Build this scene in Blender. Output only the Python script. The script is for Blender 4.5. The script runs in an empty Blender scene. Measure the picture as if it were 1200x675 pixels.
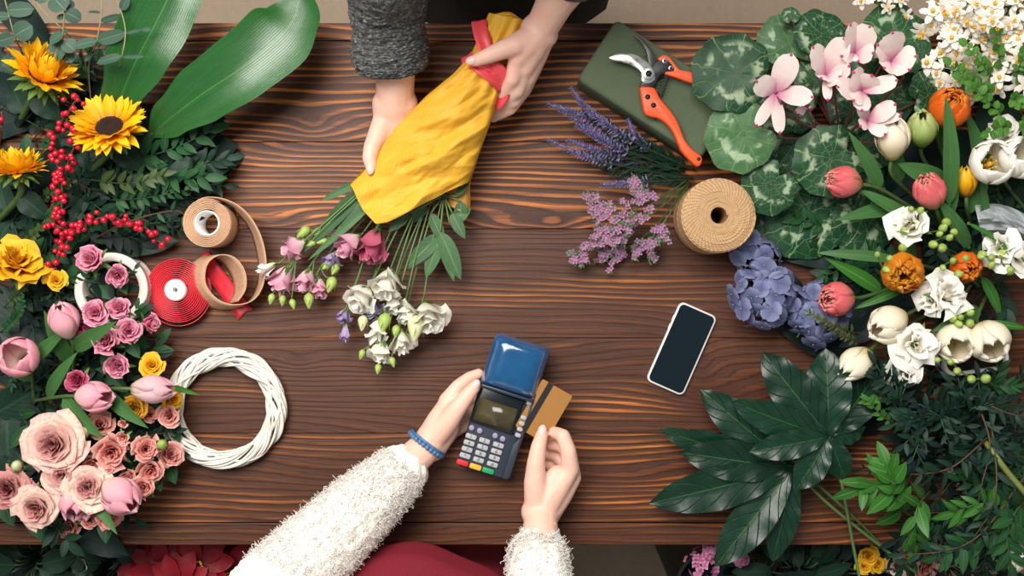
import bpy, math, random
from mathutils import Vector, Matrix, noise
from math import sin, cos, pi, exp, sqrt, atan2, radians
random.seed(7)
C = bpy.context.scene.collection
T = 0.75            # height of the table top
H = 1.9             # camera above the table top
S = 1.65 / 1200     # metres per photo pixel on the table top
V3 = Vector
UP = V3((0, 0, 1))

def P(px, py, h=0.0):
    """point at height h above the table top that the photo shows at (px, py)"""
    k = S * (H - h) / H
    return V3(((px - 600) * k, (337.5 - py) * k, T + h))

def lerp(a, b, t): return a + (b - a) * t
def U(a, b): return random.uniform(a, b)
def nz(x, y=0.0, z=0.0): return noise.noise(V3((x, y, z)))

def frame(loc, axis, roll=0.0, scale=1.0):
    a = V3(axis).normalized()
    q = UP.rotation_difference(a)
    return Matrix.Translation(loc) @ q.to_matrix().to_4x4() @ Matrix.Rotation(roll, 4, 'Z') @ Matrix.Scale(scale, 4)

def smooth_path(pts, n=6):
    """Catmull-Rom through points"""
    p = [V3(a) for a in pts]
    if len(p) < 3:
        return [p[0].lerp(p[-1], i / n) for i in range(n + 1)]
    q = [p[0] * 2 - p[1]] + p + [p[-1] * 2 - p[-2]]
    out = []
    for i in range(1, len(q) - 2):
        a, b, c, d = q[i - 1:i + 3]
        for k in range(n):
            t = k / n
            out.append(0.5 * ((2 * b) + (c - a) * t + (2 * a - 5 * b + 4 * c - d) * t * t + (3 * b - a - 3 * c + d) * t ** 3))
    out.append(p[-1])
    return out

class MB:
    def __init__(s):
        s.v, s.f, s.uv, s.rn, s.M = [], [], [], [], None
    def add(s, vs, fs, uv=None, rn=(0, 0)):
        b = len(s.v)
        M = s.M
        s.v += [tuple(M @ V3(p)) for p in vs] if M is not None else [tuple(p) for p in vs]
        s.f += [tuple(b + i for i in f) for f in fs]
        s.uv += uv if uv else [(0.5, 0.5)] * len(vs)
        s.rn += [rn] * len(vs)
    def grid(s, fn, nu, nv, rn=(0, 0), closed=False):
        vs, uv, fs = [], [], []
        m = nv if closed else nv + 1
        for i in range(nu + 1):
            for j in range(m):
                u, v = i / nu, j / nv
                vs.append(fn(u, v)); uv.append((u, v))
        for i in range(nu):
            for j in range(nv):
                a, b = i * m + j, i * m + (j + 1) % m
                fs.append((a, b, b + m, a + m))
        s.add(vs, fs, uv, rn)
    def tube(s, path, r, n=6, rn=(0, 0), flat=1.0, cap=True):
        """swept tube; r number, list, or function of u"""
        p = [V3(a) for a in path]
        m = len(p)
        rad = (lambda u: r) if isinstance(r, (int, float)) else (r if callable(r) else (lambda u: r[min(len(r) - 1, int(u * (len(r) - 1)))] if u >= 1 else lerp(r[int(u * (len(r) - 1))], r[int(u * (len(r) - 1)) + 1], u * (len(r) - 1) % 1)))
        ref = None
        vs, uv, fs = [], [], []
        for i in range(m):
            t = (p[min(i + 1, m - 1)] - p[max(i - 1, 0)])
            t = t.normalized() if t.length > 1e-9 else V3((1, 0, 0))
            if ref is None:
                ref = UP if abs(t.z) < 0.9 else V3((1, 0, 0))
            a = (ref - t * ref.dot(t))
            a = a.normalized() if a.length > 1e-6 else t.orthogonal().normalized()
            ref = a
            b = t.cross(a)
            R = rad(i / (m - 1))
            for j in range(n):
                th = 2 * pi * j / n
                vs.append(p[i] + a * (cos(th) * R * flat) + b * (sin(th) * R)); uv.append((i / (m - 1), j / n))
        for i in range(m - 1):
            for j in range(n):
                k = (j + 1) % n
                fs.append((i * n + j, i * n + k, (i + 1) * n + k, (i + 1) * n + j))
        if cap:
            fs.append(tuple(range(n - 1, -1, -1))); fs.append(tuple((m - 1) * n + j for j in range(n)))
        s.add(vs, fs, uv, rn)
    def sphere(s, c, r, nu=6, nv=8, rn=(0, 0), axes=None):
        c = V3(c)
        rx, ry, rz = (r, r, r) if isinstance(r, (int, float)) else r
        vs, uv, fs = [c + V3((0, 0, -rz))], [(0, 0)], []
        for i in range(1, nu):
            for j in range(nv):
                ph, th = -pi / 2 + pi * i / nu, 2 * pi * j / nv
                vs.append(c + V3((rx * cos(ph) * cos(th), ry * cos(ph) * sin(th), rz * sin(ph)))); uv.append((i / nu, j / nv))
        vs.append(c + V3((0, 0, rz))); uv.append((1, 0))
        for j in range(nv):
            k = (j + 1) % nv
            fs.append((0, 1 + k, 1 + j))
            for i in range(nu - 2):
                a = 1 + i * nv
                fs.append((a + j, a + k, a + nv + k, a + nv + j))
            a = 1 + (nu - 2) * nv
            fs.append((a + j, a + k, len(vs) - 1))
        if axes is not None:
            vs = [c + axes @ (p - c) for p in vs]
        s.add(vs, fs, uv, rn)
    def lathe(s, prof, n=24, rn=(0, 0), closed=True):
        """profile [(r, z)] about local z"""
        vs, uv, fs = [], [], []
        for i, (r, z) in enumerate(prof):
            for j in range(n):
                th = 2 * pi * j / n
                vs.append((r * cos(th), r * sin(th), z)); uv.append((i / (len(prof) - 1), j / n))
        for i in range(len(prof) - 1):
            for j in range(n):
                k = (j + 1) % n
                fs.append((i * n + j, i * n + k, (i + 1) * n + k, (i + 1) * n + j))
        if closed:
            fs.append(tuple(range(n - 1, -1, -1))); fs.append(tuple((len(prof) - 1) * n + j for j in range(n)))
        s.add(vs, fs, uv, rn)
    def box(s, lo, hi, rn=(0, 0)):
        (a, b, c), (d, e, f) = lo, hi
        s.add([(a, b, c), (d, b, c), (d, e, c), (a, e, c), (a, b, f), (d, b, f), (d, e, f), (a, e, f)],
              [(3, 2, 1, 0), (4, 5, 6, 7), (0, 1, 5, 4), (1, 2, 6, 5), (2, 3, 7, 6), (3, 0, 4, 7)],
              [(0, 0), (1, 0), (1, 1), (0, 1)] * 2, rn)
    def prism(s, poly, z0, z1, rn=(0, 0)):
        """extruded 2D outline (counter-clockwise), local xy"""
        n = len(poly)
        a = sum(poly[i][0] * poly[(i + 1) % n][1] - poly[(i + 1) % n][0] * poly[i][1] for i in range(n))
        if a < 0: poly = poly[::-1]
        vs = [(x, y, z0) for x, y in poly] + [(x, y, z1) for x, y in poly]
        fs = [tuple(range(n - 1, -1, -1)), tuple(range(n, 2 * n))] + [(i, (i + 1) % n, n + (i + 1) % n, n + i) for i in range(n)]
        s.add(vs, fs, [(0.5, 0.5)] * (2 * n), rn)
    def build(s, name, mat, parent=None, smooth=True, bevel=0, seg=2, sub=0, solid=0):
        me = bpy.data.meshes.new(name)
        off = parent_loc(parent) if parent else V3((0, 0, 0))
        me.from_pydata([(a - off.x, b - off.y, c - off.z) for a, b, c in s.v], [], s.f)
        for nm, src in (('uv', s.uv), ('rnd', s.rn)):
            l = me.uv_layers.new(name=nm)
            buf = []
            for f in s.f:
                for i in f: buf += src[i]
            l.data.foreach_set('uv', buf)
        if smooth: me.polygons.foreach_set('use_smooth', [True] * len(me.polygons))
        me.materials.append(mat)
        me.update()
        o = bpy.data.objects.new(name, me); C.objects.link(o)
        if parent: o.parent = parent
        if solid:
            m = o.modifiers.new('solid', 'SOLIDIFY'); m.thickness = solid; m.offset = 0
        if bevel:
            m = o.modifiers.new('bevel', 'BEVEL'); m.width = bevel; m.segments = seg; m.limit_method = 'ANGLE'; m.angle_limit = radians(40)
        if sub:
            m = o.modifiers.new('sub', 'SUBSURF'); m.levels = m.render_levels = sub
        return o

def parent_loc(o):
    l = V3((0, 0, 0))
    while o is not None:
        l += o.location; o = o.parent
    return l

def tag(o, label, cat, group=None, kind=None):
    if label: o['label'] = label
    if cat: o['category'] = cat
    if group: o['group'] = group
    if kind: o['kind'] = kind
    return o

def thing(name, label, cat, loc, group=None):
    o = bpy.data.objects.new(name, None); C.objects.link(o)
    o.location = loc; o.empty_display_size = 0.02
    return tag(o, label, cat, group)

# ---------------------------------------------------------------- materials
class NT:
    def __init__(s, name, rough=0.5, spec=0.5):
        s.m = bpy.data.materials.new(name); s.m.use_nodes = True
        s.t = s.m.node_tree; s.n = s.t.nodes; s.l = s.t.links
        s.b = s.n['Principled BSDF']; s.out = s.n['Material Output']
        s.b.inputs['Roughness'].default_value = rough
        s.b.inputs['Specular IOR Level'].default_value = spec
    def put(s, sock, v):
        if hasattr(v, 'is_linked') or hasattr(v, 'links'): s.l.new(v, sock)
        elif isinstance(v, (tuple, list)) and len(v) == 3 and sock.type == 'RGBA': sock.default_value = (*v, 1)
        else: sock.default_value = v
    def math(s, op, a, b=0.0, c=0.0, clamp=False):
        n = s.n.new('ShaderNodeMath'); n.operation = op; n.use_clamp = clamp
        s.put(n.inputs[0], a); s.put(n.inputs[1], b); s.put(n.inputs[2], c)
        return n.outputs[0]
    def mix(s, f, a, b, blend='MIX'):
        n = s.n.new('ShaderNodeMix'); n.data_type = 'RGBA'; n.blend_type = blend
        s.put(n.inputs[0], f); s.put(n.inputs[6], a); s.put(n.inputs[7], b)
        return n.outputs[2]
    def step(s, x, a, b):
        n = s.n.new('ShaderNodeMapRange'); n.interpolation_type = 'SMOOTHSTEP'
        s.put(n.inputs[0], x); n.inputs[1].default_value = a; n.inputs[2].default_value = b
        return n.outputs[0]
    def uv(s, name='uv'):
        n = s.n.new('ShaderNodeUVMap'); n.uv_map = name
        x = s.n.new('ShaderNodeSeparateXYZ'); s.l.new(n.outputs[0], x.inputs[0])
        return x.outputs[0], x.outputs[1]
    def obj(s):
        return s.n.new('ShaderNodeTexCoord').outputs['Object']
    def xyz(s, v):
        x = s.n.new('ShaderNodeSeparateXYZ'); s.l.new(v, x.inputs[0]); return x.outputs
    def comb(s, x, y, z=0.0):
        n = s.n.new('ShaderNodeCombineXYZ')
        for i, q in enumerate((x, y, z)): s.put(n.inputs[i], q)
        return n.outputs[0]
    def noise(s, v, scale, detail=2.0, rough=0.5, out=0):
        n = s.n.new('ShaderNodeTexNoise'); s.put(n.inputs['Vector'], v) if v is not None else None
        n.inputs['Scale'].default_value = scale; n.inputs['Detail'].default_value = detail; n.inputs['Roughness'].default_value = rough
        return n.outputs[out]
    def ramp(s, f, stops):
        n = s.n.new('ShaderNodeValToRGB'); s.put(n.inputs[0], f)
        e = n.color_ramp.elements
        while len(e) < len(stops): e.new(0.5)
        for i, (p, c) in enumerate(stops):
            e[i].position = p; e[i].color = (*c, 1)
        return n.outputs[0]
    def bump(s, h, strength=0.3, dist=0.002):
        n = s.n.new('ShaderNodeBump'); n.inputs['Strength'].default_value = strength; n.inputs['Distance'].default_value = dist
        s.put(n.inputs['Height'], h); s.l.new(n.outputs[0], s.b.inputs['Normal'])
        return n.outputs[0]
    def col(s, c): s.put(s.b.inputs['Base Color'], c)
    def translucent(s, c, f, normal=None):
        t = s.n.new('ShaderNodeBsdfTranslucent'); s.put(t.inputs[0], c)
        if normal is not None: s.l.new(normal, t.inputs['Normal'])
        x = s.n.new('ShaderNodeMixShader'); x.inputs[0].default_value = f
        s.l.new(s.b.outputs[0], x.inputs[1]); s.l.new(t.outputs[0], x.inputs[2]); s.l.new(x.outputs[0], s.out.inputs[0])

def sr(r, g, b):
    """sRGB 0-255 to linear"""
    f = lambda c: ((c / 255 + 0.055) / 1.055) ** 2.4 if c > 10 else c / 255 / 12.92
    return (f(r), f(g), f(b))

MATS = {}
def plain(name, c, rough=0.5, spec=0.5, metal=0.0, var=0.12, bump=0.0, scale=60, coat=0.0):
    if name in MATS: return MATS[name]
    t = NT(name, rough, spec)
    n = t.noise(t.obj(), scale, 3)
    t.col(t.mix(n, tuple(x * (1 - var) for x in c), tuple(min(1, x * (1 + var)) for x in c)))
    t.b.inputs['Metallic'].default_value = metal
    t.b.inputs['Coat Weight'].default_value = coat
    if bump: t.bump(n, bump, 0.002)
    MATS[name] = t.m
    return t.m

def leafmat(name, c, rib, rough=0.38, side=14, rw=0.05, var=0.35, trans=0.12, spec=0.28, back=None, par=0, vs=.30, bmp=.25):
    """leaf: midrib, side veins, patchy tone"""
    if name in MATS: return MATS[name]
    t = NT(name, rough, spec)
    u, v = t.uv(); r, k = t.uv('rnd')
    a = t.math('ABSOLUTE', t.math('SUBTRACT', v, 0.5))
    mid = t.math('SUBTRACT', 1.0, t.step(a, rw * 0.4, rw))
    ph = t.math('SUBTRACT', t.math('MULTIPLY', u, side), t.math('MULTIPLY', a, side * 0.5))
    if par: ph = t.math('MULTIPLY', v, par)
    sv = t.step(t.math('ABSOLUTE', t.math('SINE', t.math('MULTIPLY', ph, pi))), 0.22, 0.0)
    n = t.noise(t.obj(), 45, 3)
    tone = t.math('ADD', t.math('MULTIPLY', r, 0.6), t.math('MULTIPLY', n, 0.5))
    if par:
        tone = t.math('ADD', t.math('MULTIPLY', tone, .35), t.math('MULTIPLY', t.noise(t.comb(t.math('MULTIPLY', v, 34.0), t.math('MULTIPLY', u, 1.6), r), 1.0, 3, .6), .75))
    base = t.mix(tone, tuple(x * (1 - var) for x in c), tuple(min(1, x * (1 + var * 1.5)) for x in c))
    base = t.mix(t.math('MULTIPLY', sv, vs), base, rib)
    base = t.mix(t.math('MULTIPLY', mid, 0.8), base, rib)
    if back is not None:
        g = t.n.new('ShaderNodeNewGeometry')
        base = t.mix(g.outputs['Backfacing'], base, back)
    t.col(base)
    nb = t.bump(t.math('ADD', t.math('MULTIPLY', sv, -1.0), t.math('MULTIPLY', n, 0.4)), bmp, 0.002)
    if trans: t.translucent(base, trans)
    MATS[name] = t.m
    return t.m

def petalmat(name, base, mid, tip, inner=None, edge=None, streak=0.25, trans=0.25, rough=0.5, sat=6):
    if name in MATS: return MATS[name]
    t = NT(name, rough, 0.3)
    u, v = t.uv(); r, k = t.uv('rnd')
    uu = t.math('ADD', u, t.math('MULTIPLY', t.math('SUBTRACT', t.noise(t.comb(t.math('MULTIPLY', v, sat * 2.0), t.math('MULTIPLY', u, 1.5), t.math('MULTIPLY', r, 30)), 1.6, 3), 0.5), streak * 1.6))
    c = t.ramp(uu, [(0.0, base), (0.45, mid), (1.0, tip)])
    if inner is not None: c = t.mix(t.step(k, 0.75, 0.15), c, inner)
    if edge is not None:
        e = t.step(uu, 0.90, 1.02)
        c = t.mix(e, c, edge)
    s = t.noise(t.comb(t.math('MULTIPLY', v, 26), t.math('MULTIPLY', u, 2.0), t.math('MULTIPLY', r, 50)), 1.0, 2)
    c = t.mix(t.math('MULTIPLY', t.math('ADD', t.math('MULTIPLY', s, 0.6), t.math('MULTIPLY', r, 0.4)), streak), c, tuple(x * 0.72 for x in mid))
    t.col(c)
    t.bump(s, 0.12, 0.001)
    t.translucent(c, trans)
    MATS[name] = t.m
    return t.m

# ---------------------------------------------------------------- plant shapes
def leaf(mb, base, d, nrm, L, W, sh=(0.7, 0.9), bend=0.3, fold=0.15, wave=0.0, nu=6, nv=2, rn=None, twist=0.0, waves=3):
    """one leaf blade or petal: base point, direction, face normal"""
    d = V3(d).normalized(); nrm = V3(nrm)
    x = d.cross(nrm)
    x = x.normalized() if x.length > 1e-6 else d.orthogonal().normalized()
    z = x.cross(d)
    a, b = sh
    um = a / (a + b); wm = um ** a * (1 - um) ** b
    if rn is None: rn = (random.random(), random.random())
    ph = rn[0] * 6.28
    base = V3(base)
    def fn(u, v):
        w = W * 0.5 * (max(u, 1e-4) ** a * max(1 - u, 0) ** b) / wm
        if u < 0.02: w = max(w, W * 0.03)
        th = bend * u
        s_ = sin(bend * u) / bend if abs(bend) > 1e-3 else u
        c_ = (1 - cos(bend * u)) / bend if abs(bend) > 1e-3 else 0
        q = (v - 0.5) * 2
        tw = twist * u
        off = x * (q * w * cos(tw)) + z * (q * w * sin(tw))
        up = cos(th) * (fold * abs(q) * w + wave * W * sin(u * waves * 2 * pi + ph + q) * q * q)
        return base + d * (L * s_) - z * (L * c_) + off + z * up
    mb.grid(fn, nu, nv * 2 if nv > 1 else 2, rn)

def leaf_to(mb, a, b, W, sh=(0.7, 0.9), tilt=0.0, bend=0.25, fold=0.15, wave=0.0, nu=8, nv=2, rn=None, waves=3):
    """leaf from world point a to b, W metres, face up, tilted sideways"""
    a, b = V3(a), V3(b)
    d = b - a
    L = d.length
    x = d.cross(UP).normalized()
    n = (x.cross(d).normalized() + x * tilt).normalized()
    # arched: start direction raised so that the tip lands at b
    d2 = (d.normalized() * cos(bend / 2) + n * sin(bend / 2))
    k = L / (2 * sin(bend / 2) / bend) if abs(bend) > 1e-3 else L
    leaf(mb, a, d2, n, k, W, sh, bend, fold, wave, nu, nv, rn, waves=waves)

def tulip(mb, M, R, Hh, op=0.0, ruff=0.0, n=6, seed=0.0, point=0.16):
    mb.M = M
    for i in range(n):
        inner = i % 2
        ph = i * 2 * pi / n + seed + U(-.1, .1)
        k = 0.9 if inner else 1.0
        o2 = op * (1.0 if not inner else 0.75) + U(-.04, .04)
        rn = (random.random(), 0.2 if inner else 1.0)
        hh = Hh * (U(1.0, 1.06) if inner else U(.94, 1.02))
        am = 1.02 * (6 / n) ** 0.5
        sd = U(0, 9)
        def fn(u, v):
            q = (v - 0.5) * 2
            close = 0.16 + 0.84 * sin(pi * (0.07 + 0.44 * min(1, u * 2.0) + 0.45 * max(0, u - 0.5) / 0.5)) ** 0.85
            opn = 0.14 + 0.9 * sin(pi / 2 * min(1, u * 1.5)) ** 0.8 + 0.55 * max(0, u - .3)
            r = R * k * lerp(close, opn, max(0, o2))
            wid = am * (0.55 + 0.45 * min(1, u * 2.5)) * max(0.0, 1 - (max(0, u - .5) / .5) ** 3.0) ** 0.5
            wid = max(wid, 0.06 if u > .9 else 0.1)
            z = hh * (u ** 0.9 - .05 * (u > .9) * q * q) - hh * point * q * q * u * 0.4
            r2 = r * (1 - 0.06 * q * q * (1 - 2 * o2)) + ruff * R * 0.28 * nz(u * 3 + sd, q * 3, sd) * u
            z += ruff * Hh * 0.16 * nz(q * 4 + sd, u * 2) * u
            a = ph + q * wid
            return V3((r2 * cos(a), r2 * sin(a), z))
        mb.grid(fn, 9, 6, rn)
    mb.M = None

def tulip_full(mb, M, R, Hh, op, ruff, n, point):
    tulip(mb, M, R, Hh, op, ruff, n, point=point)
    if n >= 8:
        for s_ in (.78, .5): tulip(mb, M @ Matrix.Translation((0, 0, Hh * .04)), R * s_, Hh * (.96 - .04 / s_), op * .5, ruff, 6, .5 + s_, point)

def rose(mb, M, R, Hh, N=18, ruff=0.4, op=0.5, curl=1.0, seed=0.0, wide=1.0):
    mb.M = M
    for i in range(N):
        t = (i + 0.5) / N
        ph = i * 2.39996 + seed + U(-.35, .35)
        rb = R * (0.03 + 0.25 * t)
        rt = R * (0.07 + (0.66 + 0.36 * op) * t ** 0.8) * U(.90, 1.10)
        ht = Hh * (1.0 - (0.15 + 0.45 * op) * t ** 1.4) * U(.95, 1.04)
        half = lerp(1.7, 0.80, t ** 0.6) * wide
        sd = U(0, 20)
        rn = (random.random(), t)
        cu = curl * (0.25 + t)
        def fn(u, v):
            q = (v - 0.5) * 2
            w = half * (0.45 + 0.55 * sin(pi * min(0.62, 0.12 + 0.55 * u)))
            kk = max(0, u - 0.68) / 0.32
            r = rb + (rt - rb) * (u ** 0.75)
            r += R * 0.13 * cu * kk * kk
            z = ht * (0.04 + u * (1 - 0.16 * cu * kk * kk)) - ht * (0.10 + .18 * t) * abs(q) ** 3 * u
            r *= (1 + 0.07 * q)
            n1 = nz(q * 3.0 + sd, u * 1.6, sd)
            r += R * 0.24 * ruff * n1 * u * u
            z += Hh * 0.20 * ruff * nz(q * 3.1 + sd + 5, u * 1.5) * u * u
            a = ph + q * w
            return V3((r * cos(a), r * sin(a), z))
        mb.grid(fn, 6, 6 if i > 3 else 8, rn)
    mb.M = None

def sepals(mb, M, R, L, n=5, droop=0.9, W=0.35):
    """small green leaves under a bloom"""
    for i in range(n):
        a = 2 * pi * i / n + 0.3
        d = M.to_3x3() @ V3((cos(a), sin(a), 0.5))
        u = M.to_3x3() @ V3((-cos(a) * .5, -sin(a) * .5, 1))
        leaf(mb, M @ V3((cos(a) * R * .15, sin(a) * R * .15, 0)), d, u, L * U(.85, 1.1), L * W, (0.5, 1.0), droop, 0.2)

def cyclamen_leaf(mb, c, r, face, rn, tip=0.0, cup=0.12, wob=0.06, heart=0.28):
    """round heart-shaped blade: centre, radius, face normal, tip direction angle"""
    f = V3(face).normalized()
    q = UP.rotation_difference(f).to_matrix()
    vs, uv, fs = [V3(c) - f * 0.0], [(0.5, 0.5)], []
    nr, na = 7, 40
    sd = U(0, 30)
    for i in range(1, nr + 1):
        for j in range(na):
            th = 2 * pi * j / na
            notch = exp(-((th - pi) / 0.28) ** 2)
            rr = r * (1 + 0.12 * cos(th) - heart * 2.0 * notch * 0.9 + wob * sin(th * 9 + sd) * 0.5 + 0.05 * nz(cos(th) * 2 + sd, sin(th) * 2)) * i / nr
            x, y = rr * cos(th), rr * sin(th)
            t = i / nr
            z = r * (cup * t * t + 0.07 * nz(x / r * 2 + sd, y / r * 2, sd) * t + 0.05 * sin(th * 4 + sd) * t * t - 0.18 * t ** 4)
            a = tip
            vs.append(V3(c) + q @ V3((x * cos(a) - y * sin(a), x * sin(a) + y * cos(a), z)))
            uv.append((0.5 + 0.4 * x / r, 0.5 + 0.4 * y / r))
    for j in range(na):
        k = (j + 1) % na
        fs.append((0, 1 + j, 1 + k))
        for i in range(nr - 1):
            a = 1 + i * na
            fs.append((a + j, a + na + j, a + na + k, a + k))
    mb.add(vs, fs, uv, rn)

def along(path, u):
    m = len(path) - 1
    i = min(m - 1, int(u * m)); f = u * m - i
    return path[i].lerp(path[i + 1], f), (path[min(m, i + 1)] - path[max(0, i)]).normalized()

def sprig(name, label, cat, group, pts, n, L, W, lm, sm, ang=55, sh=(0.6, 0.9), opp=True, r=0.0016, bend=0.4, jit=0.35, u0=0.1, tipleaf=True, up=0.25, parts=None, nu=5, taper=0.35, flat=0.0):
    """leafy twig: stem + foliage"""
    path = smooth_path([P(*p) for p in pts], 6)
    root = thing(name, label, cat, V3((path[0].x, path[0].y, path[0].z)), group)
    ms, ml = MB(), MB()
    ms.tube(path, lambda u: r * (1 - 0.55 * u), 5)
    for i in range(n):
        u_c = lerp(u0, 0.98, (i + .5) / n)
        for sgn in ((1, -1) if opp else ((1,) if i % 2 else (-1,))):
            u = min(.99, max(.02, u_c + U(-.35, .35) * (1 - u0) / n)); p, t = along(path, u)
            side = t.cross(UP); side = side.normalized() if side.length > .05 else V3((1, 0, 0))
            roll = U(-.9, .9) if not flat else U(-.3, .3)
            s2 = side * cos(roll) * sgn + UP * (abs(sin(roll)) * .7 + up * .3)
            a = radians(ang + U(-18, 18))
            d = t * cos(a) + s2 * sin(a)
            d.z = max(d.z, -0.25)
            nn = UP + V3((U(-1, 1), U(-1, 1), 0)) * jit
            k = (1 - taper * u) * U(.75, 1.15)
            leaf(ml, p, d, nn, L * k, W * k, sh, bend * U(.3, 1.5), 0.18, 0.0, nu, 1)
    if tipleaf:
        leaf(ml, path[-1], (path[-1] - path[-2]), UP, L * .8, W * .8, sh, bend, .18, 0, nu, 1)
    ms.build('stem', sm, root); ml.build('foliage', lm, root)
    return root
# ---------------------------------------------------------------- palette
stem_g = plain('stem_green', sr(70, 95, 48), .5, var=.25)
stem_d = plain('stem_dark', sr(44, 66, 44), .55, var=.25)
stem_pale = plain('stem_pale', sr(140, 132, 92), .55, var=.2)
stem_b = plain('twig_brown', sr(84, 58, 42), .7, var=.25)
sepal_g = leafmat('sepal_green', sr(84, 112, 52), sr(140, 160, 90), .5, 8)
lf_dark = leafmat('leaf_dark', sr(16, 46, 32), sr(34, 70, 46), .5, 12)
lf_deep = leafmat('leaf_deep', sr(9, 31, 28), sr(18, 44, 36), .55, 12)
lf_mid = leafmat('leaf_mid', sr(30, 72, 38), sr(62, 104, 56), .48, 12)
lf_olive = leafmat('leaf_olive', sr(58, 76, 40), sr(98, 112, 62), .45, 10)
lf_bright = leafmat('leaf_bright', sr(48, 100, 36), sr(100, 146, 70), .38, 10, trans=.16)
lf_mint = leafmat('leaf_mint', sr(72, 120, 48), sr(120, 160, 84), .45, 8, trans=.2)
lf_euc = leafmat('leaf_euc', sr(58, 84, 70), sr(120, 138, 110), .5, 7, rw=.03, back=sr(140, 160, 140))
lf_tulip = leafmat('leaf_tulip', sr(62, 104, 54), sr(92, 132, 80), .42, 0, par=24, rw=.02, trans=.15)
lf_aspi = leafmat('leaf_aspidistra', sr(26, 80, 28), sr(78, 136, 60), .30, 0, par=30, rw=.012, trans=.08, var=.6, spec=.7, bmp=.55, vs=.2)
lf_fatsia = leafmat('leaf_fatsia', sr(8, 42, 26), sr(56, 104, 46), .34, 7, rw=.014, trans=.02, spec=.45, var=.3, vs=.10, bmp=.7)
lf_grey = leafmat('leaf_greygreen', sr(74, 108, 72), sr(120, 148, 104), .5, 6, trans=.15)

# ---------------------------------------------------------------- wood
def wood_mat():
    t = NT('charred_wood', .5, .35)
    o = t.obj()
    x, y, z = t.xyz(o)
    r, k = t.uv('rnd')
    yy = t.math('ADD', y, t.math('MULTIPLY', r, 7.3)); xx = t.math('ADD', x, t.math('MULTIPLY', r, 13.1))
    v1 = t.comb(t.math('MULTIPLY', xx, 1.3), t.math('MULTIPLY', yy, 5.0), r)
    n1 = t.noise(v1, 1.0, 2, .5)
    v2 = t.comb(t.math('MULTIPLY', xx, 6.0), t.math('MULTIPLY', yy, 40.0), r)
    n2 = t.noise(v2, 1.0, 3, .6)
    K = None
    for px, py, sx, sy, A in ((368, 147, .030, .016, 9), (365, 168, .11, .03, 9), (602, 262, .10, .016, 12), (650, 262, .03, .012, 8), (160, 45, .09, .014, 8), (320, 262, .06, .016, 12), (822, 425, .022, .030, 10),
                              (818, 470, .06, .02, 8), (470, 430, .10, .02, 9), (720, 560, .14, .02, 9), (420, 560, .16, .02, 8), (860, 465, .07, .02, 8), (690, 330, .12, .02, 8), (590, 170, .15, .02, 7), (350, 425, .03, .015, 9)):
        c = P(px, py)
        a = t.math('DIVIDE', t.math('SUBTRACT', x, c.x), sx); b = t.math('DIVIDE', t.math('SUBTRACT', y, c.y), sy)
        d2 = t.math('ADD', t.math('MULTIPLY', a, a), t.math('MULTIPLY', b, b))
        g = t.math('DIVIDE', A, t.math('ADD', 1.0, d2))
        K = g if K is None else t.math('ADD', K, g)
    ph = t.math('ADD', t.math('ADD', t.math('MULTIPLY', yy, 520.0), t.math('MULTIPLY', n1, 58.0)), t.math('ADD', K, t.math('MULTIPLY', n2, 4.5)))
    band = t.math('MULTIPLY_ADD', t.math('SINE', ph), .5, .5)
    fine = t.noise(t.comb(t.math('MULTIPLY', xx, 5.0), t.math('MULTIPLY', yy, 520.0), r), 1.0, 4, .7)
    tone = t.noise(t.comb(t.math('MULTIPLY', xx, 1.7), t.math('MULTIPLY', yy, 12.0), t.math('ADD', r, 3.0)), 1.0, 3, .55)
    patch = t.noise(t.comb(t.math('MULTIPLY', xx, 2.2), t.math('MULTIPLY', yy, 5.0), t.math('ADD', r, 7.0)), 1.0, 2, .5)
    c = t.mix(fine, sr(34, 17, 11), sr(96, 50, 25))
    c = t.mix(t.math('MULTIPLY', t.step(patch, .42, .70), .45), c, t.mix(fine, sr(52, 29, 17), sr(116, 68, 36)))
    brk = t.step(t.noise(t.comb(t.math('MULTIPLY', xx, 3.2), t.math('MULTIPLY', yy, 70.0), r), 1.0, 3, .6), .34, .62)
    stripe = t.math('MULTIPLY', t.math('MULTIPLY', t.step(band, .30, .95), t.math('MULTIPLY_ADD', brk, .85, .15)), t.math('MULTIPLY_ADD', fine, .8, .45))
    mask = t.step(t.math('ADD', tone, t.math('MULTIPLY', t.math('SUBTRACT', k, .5), .42)), .38, .62)
    c = t.mix(t.math('MULTIPLY', stripe, t.math('MULTIPLY_ADD', mask, 1.05, .10), clamp=True), c, t.mix(fine, sr(158, 82, 30), sr(234, 144, 68)))
    thin = t.step(t.math('SINE', t.math('ADD', t.math('MULTIPLY', ph, 2.0), t.math('MULTIPLY', n2, 5.0))), .55, .98)
    c = t.mix(t.math('MULTIPLY', thin, .62), c, sr(30, 17, 15))
    kn = t.step(K, 7.0, 11.5)
    c = t.mix(t.math('MULTIPLY', kn, .55), c, sr(64, 28, 15))
    w = t.noise(t.comb(t.math('MULTIPLY', xx, 3.0), t.math('MULTIPLY', yy, 30.0), 9.0), 1.4, 4, .65)
    c = t.mix(t.math('MULTIPLY', t.step(w, .60, .86), .18), c, sr(156, 122, 96))
    t.col(c)
    t.put(t.b.inputs['Roughness'], t.math('MULTIPLY_ADD', fine, .25, .36))
    t.bump(t.math('ADD', t.math('MULTIPLY', band, .6), fine), .28, .0014)
    return t.m
wood = wood_mat()

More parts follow.
